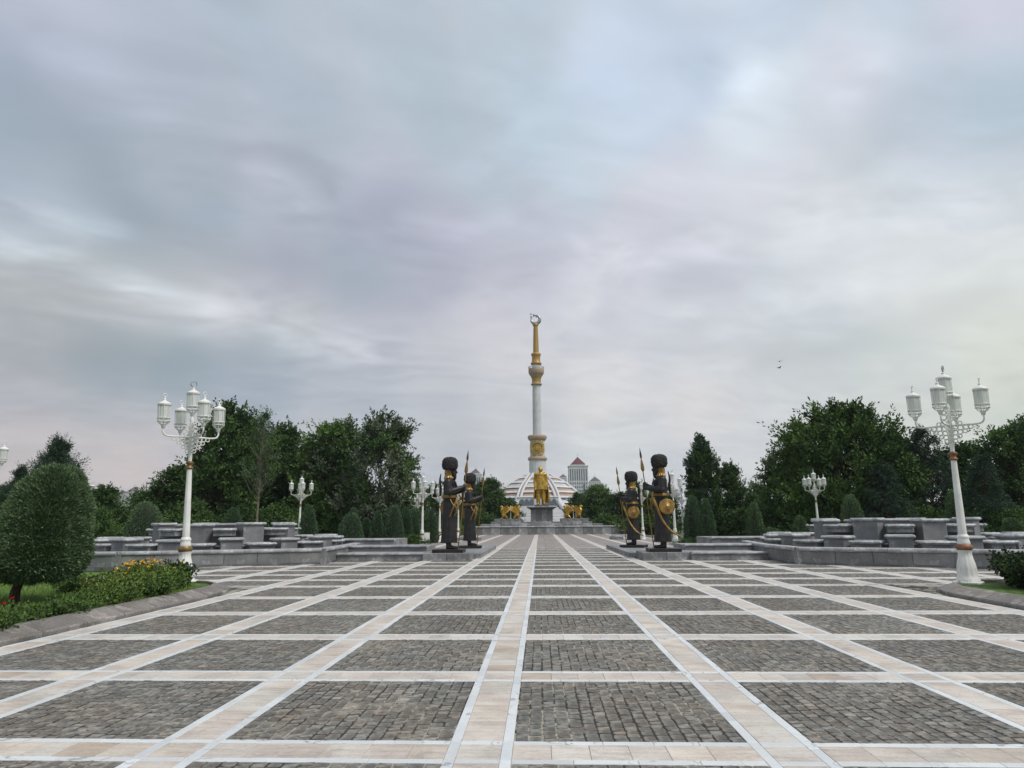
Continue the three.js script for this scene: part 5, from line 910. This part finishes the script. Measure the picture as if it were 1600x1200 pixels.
{ // [kind, pixel x of the middle, pixel y of the top, half width in pixels, distance, label]
  const list = [
    ['elm', 362, 627, 62, 58, 'tall dark tree just right of the left lamp, highest of the left group'],
    ['bare', 414, 632, 36, 52, 'slender pale trunked tree with thin top in the left group'],
    ['elm', 445, 660, 60, 63, 'dark leafy tree behind the slender pale trunk'],
    ['ash', 520, 652, 58, 61, 'leafy tree in the middle of the left group, above the fountain lamp'],
    ['willow', 590, 645, 62, 57, 'wind swept tree at right end of the left group'],
    ['elm', 640, 742, 34, 78, 'small tree beyond the windswept one, above the hedge row'],
    ['ash', 335, 706, 52, 66, 'dark tree directly behind the left lamp pole'],
    ['elm', 282, 727, 58, 60, 'dark tree left of the left lamp pole, rising above the fountain'],
    ['lowbush', 232, 766, 46, 62, 'low dark tree below the far house roofs on the left'],
    ['elm', 166, 757, 40, 47, 'dark tree just right of the large clipped tree'],
    ['pine', 92, 679, 40, 38, 'pine with open tufts rising behind the large clipped tree'],
    ['pine', 36, 724, 30, 36, 'smaller pine at the left edge behind the clipped tree'],
    ['elm', 8, 758, 40, 44, 'dark tree at the left edge of the photo'],
    ['willow', 470, 700, 70, 72, 'broad tree filling the back of the left group'],
    ['ash', 400, 690, 66, 72, 'dark tree at the back of the left group behind the pale trunk'],
    ['elm', 766, 746, 34, 112, 'round tree left of the monument dome'],
    ['elm', 792, 778, 24, 118, 'low tree at the left foot of the monument dome'],
    ['ash', 728, 762, 28, 116, 'tree behind the rear left warrior'],
    ['elm', 690, 752, 32, 96, 'tree behind the front left warrior'],
    ['elm', 903, 768, 20, 116, 'low tree right of the monument steps below the white tower'],
    ['ash', 932, 756, 30, 112, 'round tree right of the monument below the low white building'],
    ['elm', 968, 768, 30, 108, 'tree behind the rear right warrior spear'],
    ['elm', 998, 752, 26, 104, 'tree between the two right warriors'],
    ['ash', 1030, 756, 34, 100, 'tree behind the front right warrior'],
    ['cypress', 1093, 673, 33, 62, 'tall ovate tree right of the front right warrior'],
    ['elm', 1138, 722, 34, 66, 'dark tree beside the tall ovate one'],
    ['lowbush', 1182, 757, 36, 78, 'low light tree in the gap right of the ovate tree'],
    ['spread', 1308, 629, 118, 52, 'large spreading tree behind the right fountain'],
    ['ash', 1228, 700, 50, 58, 'dark tree at left foot of the large spreading tree'],
    ['spruce', 1440, 652, 54, 50, 'dark spruce behind the right lamp'],
    ['elm', 1392, 672, 52, 58, 'tree between the spreading tree and the spruce'],
    ['elm', 1502, 690, 58, 56, 'dark tree right of the right lamp'],
    ['ash', 1575, 655, 62, 49, 'leafy tree at the right edge of the photo'],
    ['spruce', 1530, 700, 46, 45, 'dark conifer low between the right lamp and right edge'],
    ['spruce', 1375, 712, 46, 47, 'dark conifer in the shade of the spreading tree'],
    ['willow', 1620, 668, 60, 56, 'tree half cut off by the right edge'],
  ];
  const used = {};
  list.forEach(([kind, px, py, hw, Z0, label], i) => {
    const Z = Z0 < 90 && Z0 > 43 ? Z0 * 1.17 : Z0;
    const src = trees[kind], p = at(px, py, Z), e = at(px + hw, 815, Z), sy = (p.y + 0.09) / src.userData.h * 0.935, sx = (e.x - at(px, 815, Z).x) / src.userData.r * 0.9;
    const pos = [p.x, -0.09, p.z], turn = kind === 'willow' ? 0.2 : (i * 1.9) % 6.28, sc = [sx, sy, sx];
    if (!used[kind]) { used[kind] = 1; src.position.set(...pos); src.rotation.y = turn; src.scale.set(...sc); src.userData.label = label; } else copyOf(src, label, pos, turn, sc);
  });
  const shrubs = [
    [150, 800, 40, 44, 'shrub at far left under the dark trees, beside the clipped tree'], [215, 806, 44, 52, 'shrub left of the clipped dome'], [300, 790, 50, 55, 'shrub behind the left fountain, right of the clipped dome'], [390, 800, 52, 56, 'shrub below the pale trunk'],
    [440, 795, 46, 58, 'shrub left of the fountain lamp'], [520, 790, 52, 60, 'shrub behind the lone hedge cone'], [580, 785, 48, 62, 'shrub under the windswept tree'], [640, 800, 40, 72, 'shrub behind the hedge row on the left'], [690, 812, 36, 70, 'shrub behind the left warriors'],
    [1100, 800, 50, 66, 'shrub right of the front right warrior lamp'], [1150, 800, 44, 64, 'shrub between the right hedge cones'], [1215, 790, 50, 56, 'shrub left of the right fountain lamp'], [1290, 790, 56, 54, 'shrub behind the right fountain lamp'], [1365, 795, 54, 52, 'shrub behind the right fountain middle'], [1440, 800, 56, 48, 'shrub at the spruce foot'], [1520, 800, 56, 46, 'shrub right of the right lamp pole'], [1590, 800, 50, 44, 'shrub at the right edge under the trees'],
    [745, 800, 26, 100, 'shrub left of the monument steps'], [950, 806, 30, 100, 'shrub right of the monument steps'], [1010, 806, 40, 92, 'shrub behind the right warriors'],
    [640, 838, 30, 50, 'low hedge bush by the lamp with the notice board'], [1088, 842, 34, 46, 'low bush by the lamp right of the front right warrior'], [1222, 832, 26, 48, 'low dark bush left of the small cone behind right fountain'],
  ];
  shrubs.forEach(([px, py, hw, Z0, label], i) => {
    const Z = py < 820 && Z0 < 90 ? Z0 * 1.15 : Z0;
    const kind = i % 2 ? 'bush' : 'lowbush', src = trees[kind], p = at(px, py, Z), e = at(px + hw, 815, Z), sy = (p.y + 0.09) / 3, sx = (e.x - at(px, 815, Z).x) / src.userData.r; const pos = [p.x, -0.09, p.z];
    if (!used[kind]) { used[kind] = 1; src.position.set(...pos); src.rotation.y = i; src.scale.set(sx, sy, sx); src.userData.label = label; } else copyOf(src, label, pos, i * 1.3, [sx, sy, sx]);
  });
}
for (const o of scene.children) { delete o.userData.h; delete o.userData.r; }

// ---- clipped evergreens: dense shells of short sprays over a solid heart
function clipped(name, label, category, group, o) {
  const t = thing(name, label, category, o.pos, o.turn ?? 0, group), r = rngOf(o.seed), lv = new Leaves(o.seed + 2), prof = o.profile; // profile(q) -> radius for q from 0 (foot) to 1 (top)
  const wob = (a, q) => 1 + 0.03 * Math.sin(a * 3 + q * 5 + o.seed) + 0.022 * Math.sin(a * 7 - q * 9);
  let area = 0; const cum = []; for (let i = 0; i < 60; i++) { area += prof((i + 0.5) / 60) + 0.08; cum.push(area); }
  for (let n = 0; n < o.count; n++) {
    const pick = r() * area; let i = 0; while (cum[i] < pick) i++; const q = (i + r()) / 60, a = r() * Math.PI * 2, R = prof(q) * wob(a, q), dR = (prof(Math.min(1, q + 0.02)) - prof(Math.max(0, q - 0.02))) / (0.04 * o.h), nl = Math.hypot(1, dR);
    const lx = (o.leanX ?? 0) * Math.pow(q, 1.4), nx = Math.cos(a) / nl, nz = Math.sin(a) / nl, ny = -dR / nl, lump = (fbm(a * Math.max(0.3, R) / o.leaf * 0.55, q * o.h / o.leaf * 0.55, 2, o.seed + 3) - 0.5) * o.leaf * 1.5, inn = -r() * r() * o.leaf * 2.2 + o.leaf * 0.2 + lump, x = lx + Math.cos(a) * R + nx * inn, z = Math.sin(a) * R + nz * inn, y = o.lift + q * o.h + ny * inn;
    const [jx, jy, jz] = ball(r), patch = 0.8 + 0.5 * fbm(a * 2.2 + 9, q * o.h * 1.4, 3, o.seed), k = patch * (0.62 + 0.76 * r()), c = o.cols[Math.floor(r() * o.cols.length)];
    lv.blade(x, y, z, nx * 0.9 + jx * 0.8, ny * 0.9 + jy * 0.8 + 0.35, nz * 0.9 + jz * 0.8, o.leaf * (0.6 + 0.8 * r()) * (r() < 0.03 ? 1.7 : 1), o.leaf * o.wid * (0.7 + 0.6 * r()), [c[0] * k, c[1] * k, c[2] * k]);
  }
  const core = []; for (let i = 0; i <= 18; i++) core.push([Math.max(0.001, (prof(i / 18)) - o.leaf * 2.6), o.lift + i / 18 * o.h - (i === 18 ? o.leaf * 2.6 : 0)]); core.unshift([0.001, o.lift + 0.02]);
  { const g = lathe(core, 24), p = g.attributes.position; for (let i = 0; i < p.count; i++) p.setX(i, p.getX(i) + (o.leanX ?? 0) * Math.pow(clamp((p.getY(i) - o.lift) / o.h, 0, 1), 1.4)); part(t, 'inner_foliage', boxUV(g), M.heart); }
  part(t, 'crown', lv.geo(), M.leaf);
  const tr = o.trunk ?? 0.05, st = o.stem ?? [[0, -0.12, 0], [0.01, o.lift * 0.5, 0], [0, o.lift + 0.25 * o.h, 0]]; part(t, 'trunk', tube(st, st.map((_, i) => tr * (1.25 - 0.18 * i)), 9), M.trunk);
  return t;
}
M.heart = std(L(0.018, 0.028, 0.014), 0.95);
const juniper = [[0.112, 0.176, 0.084], [0.092, 0.150, 0.074], [0.148, 0.208, 0.092], [0.076, 0.126, 0.065]], thuja = [[0.068, 0.122, 0.062], [0.086, 0.146, 0.068], [0.060, 0.106, 0.058]];
{
  const Z = 13.7, a = at(123, 850, Z), top = at(85, 729, Z), foot = at(40, 908, Z), cx = at(60, 850, Z), R = a.x - cx.x, h = top.y - foot.y;
  clipped('clipped_tree', 'large clipped evergreen cone on a bent bare trunk in the left bed', 'tree', undefined, { pos: [cx.x, 0, -Z], seed: 71, h, lift: foot.y, count: 115000, leaf: 0.068, wid: 0.16, cols: juniper, trunk: 0.085, leanX: 0.26, profile: (q) => { const S = [[0, 0.40], [0.05, 0.80], [0.12, 0.96], [0.22, 1.0], [0.38, 0.965], [0.6, 0.87], [0.78, 0.72], [0.9, 0.54], [0.965, 0.36], [1, 0.10]]; for (let i = 0; i + 1 < S.length; i++) if (q <= S[i + 1][0]) return R * lerp(S[i][1], S[i + 1][1], (q - S[i][0]) / (S[i + 1][0] - S[i][0])); return 0; },
    stem: [[at(20, 950, Z).x - cx.x, 0.05, 0], [at(24, 925, Z).x - cx.x, 0.4, 0], [at(36, 905, Z).x - cx.x, 0.8, 0], [0, 1.3, 0]].map((p) => p) });
}
{ // [pixel x, pixel y of the top, half width, pixel y of the foot hidden or not, distance, roundness, label]
  const cones = [
    [229, 785, 28, 45, 0.75, 'broad clipped dome bush left of the left lamp, behind the fountain'], [365, 794, 15, 46, 0.6, 'small rounded clipped bush behind the middle of the left fountain'], [483, 789, 15, 47, 0.35, 'lone tall clipped cone beside the fountain lamp on the left'],
    [549, 803, 20, 45, 0.6, 'wide clipped cone, front one of the left hedge row'], [553, 794, 11, 56, 0.35, 'clipped cone top peeping above the wide front cone'], [573, 810, 10, 54, 0.5, 'smallest rounded cone just right of the wide front cone'], [590, 799, 11, 53, 0.4, 'slim clipped cone, left of the tallest one in the left hedge row'],
    [616, 790, 16, 49, 0.4, 'tallest clipped cone of the left hedge row'], [634, 794, 11, 54, 0.45, 'clipped cone right behind the tallest one on the left'], [647, 797, 10, 60, 0.45, 'clipped cone partly behind the lamp with the notice board'], [674, 797, 11, 58, 0.5, 'rounded clipped cone between two lamps behind the front left warrior'],
    [1081, 775, 15, 50, 0.55, 'left one of the two tall cones right of the front right warrior'], [1102, 780, 14, 48, 0.3, 'right one of the two tall cones right of the front right warrior'], [1177, 785, 14, 50, 0.3, 'lone slim cone left of the right fountain'], [1249, 807, 13, 47, 0.35, 'small cone left of the lamp behind the right fountain'],
    [1328, 774, 19, 46, 0.6, 'broad clipped cone above the middle of the right fountain'], [1486, 767, 14, 44, 0.5, 'tall clipped cone just left of the right lamp pole'], [1580, 810, 16, 40, 0.75, 'rounded clipped bush near the right edge'], [1204, 826, 18, 52, 0.85, 'low clipped ball left of the small cone on the right'],
  ];
  cones.forEach(([px, py, hw, Z, round, label], i) => {
    const p = at(px, py, Z), R = at(px + hw, 815, Z).x - at(px, 815, Z).x, h = p.y + 0.02;
    clipped('topiary_cone', label, 'topiary', 'clipped evergreen cones behind the fountains', { pos: [p.x, -0.09, p.z], seed: 100 + i * 7, h: h - 0.02, lift: 0.1, count: 9000, leaf: 0.10, wid: 0.18, cols: i === 0 || i > 12 ? juniper : thuja, profile: (q) => R * Math.pow(Math.max(0, q < 0.10 ? 0.82 + q * 1.8 : lerp(1 - Math.pow((q - 0.1) / 0.9, 1.25), Math.sqrt(Math.max(0, 1 - Math.pow((q - 0.1) / 0.9, 2.4))), round)), 0.8) });
  });
}
// ---- shrubs in the beds: leafy rose bushes with flowers, each plant its own
function bedBush(label, x, z, h, w, o = {}) {
  const t = thing(o.name ?? 'rose_bush', label, 'bush', [x, 0.12, z], o.turn ?? 0, 'leafy bushes in the planted beds'), r = rngOf(o.seed), lv = new Leaves(o.seed + 1), stems = [], tips = [];
  const N = o.stems ?? 34;
  for (let i = 0; i < N; i++) {
    const a = r() * Math.PI * 2, lean = Math.sqrt(r()), H = h * (0.62 + 0.45 * r()) * (1 - 0.28 * lean), tx = Math.cos(a) * lean * w, tz = Math.sin(a) * lean * w, bx = tx * 0.3, bz = tz * 0.3;
    const pts = curve([[bx, -0.03, bz], [lerp(bx, tx, 0.45) + (r() - 0.5) * 0.05, H * 0.55, lerp(bz, tz, 0.45) + (r() - 0.5) * 0.05], [tx, H, tz]], 7); stems.push(tube(pts, [0.007, 0.007, 0.006, 0.006, 0.005, 0.005, 0.004, 0.003], 4)); tips.push([tx, H, tz]);
    const tone = 0.8 + 0.45 * r(), c = o.cols[Math.floor(r() * o.cols.length)];
    for (let n = 0; n < (o.leaves ?? 46); n++) { const u = 0.12 + 0.9 * (n + r()) / (o.leaves ?? 46), k = Math.min(6.99, u * 7), p = pts[Math.floor(k)], q = pts[Math.min(7, Math.floor(k) + 1)], f = k % 1, [jx, jy, jz] = ball(r), s = 0.10, kk = tone * (0.65 + 0.7 * r());
      lv.blade(lerp(p.x, q.x, f) + jx * s, lerp(p.y, q.y, f) + jy * s * 0.8, lerp(p.z, q.z, f) + jz * s, jx, jy * 0.8 + 0.25, jz, o.leaf * (0.6 + 0.7 * r()), o.leaf * 0.34, [c[0] * kk, c[1] * kk, c[2] * kk]); }
  }
  part(t, 'stems', merge(stems), M.stem); part(t, 'foliage', lv.geo(), M.leaf);
  if (o.flowers) { const fr = rngOf(o.seed + 9); for (let i = 0; i < o.flowers; i++) { // a bloom: ring of petals round a heart
    const p = tips[Math.floor(fr() * tips.length)], f = new Leaves(o.seed + 40 + i), n = 11, c = o.petal; for (let q = 0; q < n; q++) { const a = q / n * Math.PI * 2, k = 0.8 + 0.4 * fr(); f.blade(0, 0, 0, Math.cos(a), 0.25 + 0.4 * fr(), Math.sin(a), 0.045, 0.014, [c[0] * k, c[1] * k, c[2] * k]); }
    const m = part(t, 'bloom', f.geo(), M.leaf); m.position.set(p[0] + (fr() - 0.5) * 0.12, p[1] + 0.04 + (fr() - 0.2) * 0.16, p[2] + (fr() - 0.5) * 0.12); m.rotation.set(0.7 * fr(), fr() * 6, 0.7 * (fr() - 0.5)); } }
  return t;
}
M.stem = std(L(0.06, 0.075, 0.03), 0.8);
{
  const roseC = [[0.070, 0.125, 0.028], [0.090, 0.148, 0.032], [0.056, 0.100, 0.028]], freshC = [[0.115, 0.17, 0.035], [0.135, 0.18, 0.04], [0.085, 0.14, 0.032]], darkC = [[0.030, 0.052, 0.022], [0.040, 0.066, 0.024], [0.026, 0.044, 0.02]];
  const spots = [
    [-9.05, -10.2, 0.30, 0.50, roseC, 'rose bush nearest the camera at the kerb corner, lower left'], [-9.3, -11.0, 0.30, 0.55, roseC, 'bush with a red bloom below the clipped tree trunk', 2, [0.5, 0.02, 0.015]], [-9.1, -11.9, 0.32, 0.55, roseC, 'low bush along the kerb, third from the front'], [-9.3, -12.7, 0.34, 0.55, roseC, 'bush along the kerb right of the bare trunk'], [-9.2, -13.5, 0.38, 0.55, roseC, 'bush in the kerb row below the clipped tree, middle'],
    [-9.6, -14.2, 0.55, 0.6, freshC, 'fresh green bush in the kerb row with pale young leaves'], [-9.2, -14.9, 0.52, 0.55, roseC, 'bush along the kerb before the yellow flowers'], [-9.7, -15.6, 0.62, 0.6, freshC, 'leafy light bush just below the yellow flowers'], [-9.55, -16.3, 0.5, 0.5, roseC, 'bush at the kerb bend left of the lamp'],
    [-10.4, -15.2, 0.62, 0.6, freshC, 'light bush behind the kerb row, left of the yellow flowers'], [-10.3, -16.4, 0.7, 0.6, freshC, 'bush under the main cluster of yellow flowers', 26, [0.72, 0.47, 0.04]], [-10.9, -16.9, 0.74, 0.6, freshC, 'flowering bush at the left end of the yellow flowers', 20, [0.75, 0.42, 0.03]], [-10.15, -17.0, 0.66, 0.5, freshC, 'flowering bush at the right end of the yellow flowers', 12, [0.72, 0.50, 0.05]],
    [-10.0, -17.5, 0.62, 0.42, darkC, 'dark glossy bush directly in front of the left lamp base'], [-10.3, -17.85, 0.68, 0.36, darkC, 'dark bush hugging the left lamp foot'], [-11.3, -17.9, 0.6, 0.55, darkC, 'dark bush behind the yellow flowers'], [-11.6, -15.8, 0.55, 0.6, roseC, 'bush behind the flower row under the clipped tree'],
  ];
  spots.forEach(([x, z, h, w, cols, label, fl, petal], i) => bedBush(label, x, z, h, w, { seed: 400 + i * 13, leaf: cols === darkC ? 0.085 : 0.062, cols, stems: 36, leaves: 44, flowers: fl, petal }));
  const right = [[10.45, -16.3, 0.92, 0.75, 'large dark bush beside the right lamp base'], [11.7, -15.9, 0.95, 0.7, 'dark bush cut off by the right edge'], [10.5, -15.4, 0.45, 0.5, 'low dark bush at the kerb before the large right bush'], [11.4, -14.8, 0.6, 0.6, 'lower right edge bush in front of the dark pair'], [11.0, -17.2, 0.8, 0.6, 'dark bush at the back of the right bed']];
  right.forEach(([x, z, h, w, label], i) => bedBush(label, x, z, h, w, { seed: 700 + i * 13, leaf: 0.085, cols: i === 3 ? roseC : darkC.concat([[0.055, 0.075, 0.028]]), stems: 60, leaves: 60 }));
}
{ // grass of the left bed, blade by blade
  const r = rngOf(901), g = new THREE.BufferGeometry(); g.setAttribute('position', new THREE.Float32BufferAttribute([-0.006, 0, 0, 0.006, 0, 0, 0.003, 0.05, 0.008, -0.006, 0, 0, 0.003, 0.05, 0.008, -0.003, 0.05, 0.008, -0.003, 0.05, 0.008, 0.003, 0.05, 0.008, 0.002, 0.09, 0.03], 3)); g.computeVertexNormals();
  const n = 60000, im = new THREE.InstancedMesh(g, std(L(1, 1, 1), 0.7, { side: THREE.DoubleSide }), n), d = new THREE.Object3D(), c = new THREE.Color();
  for (let i = 0; i < n; i++) { const z = 8.5 + r() * 9.9, x = -9.05 - Math.max(0, z - 16.2) * 0.55 - Math.pow(r(), 1.2) * 9; d.position.set(x, 0.125, -z); d.rotation.set((r() - 0.5) * 0.5, r() * 6.28, (r() - 0.5) * 0.5); d.scale.setScalar(0.6 + 0.7 * r()); d.updateMatrix(); im.setMatrixAt(i, d.matrix); const k = 0.8 + 0.5 * r(); im.setColorAt(i, c.setRGB(0.13 * k, 0.21 * k, 0.04 * k)); }
  im.name = 'grass'; im.userData = { kind: 'stuff', label: 'bright mown grass of the left planted bed' }; scene.add(im);
}
shade(scene);
renderer.render(scene, camera);
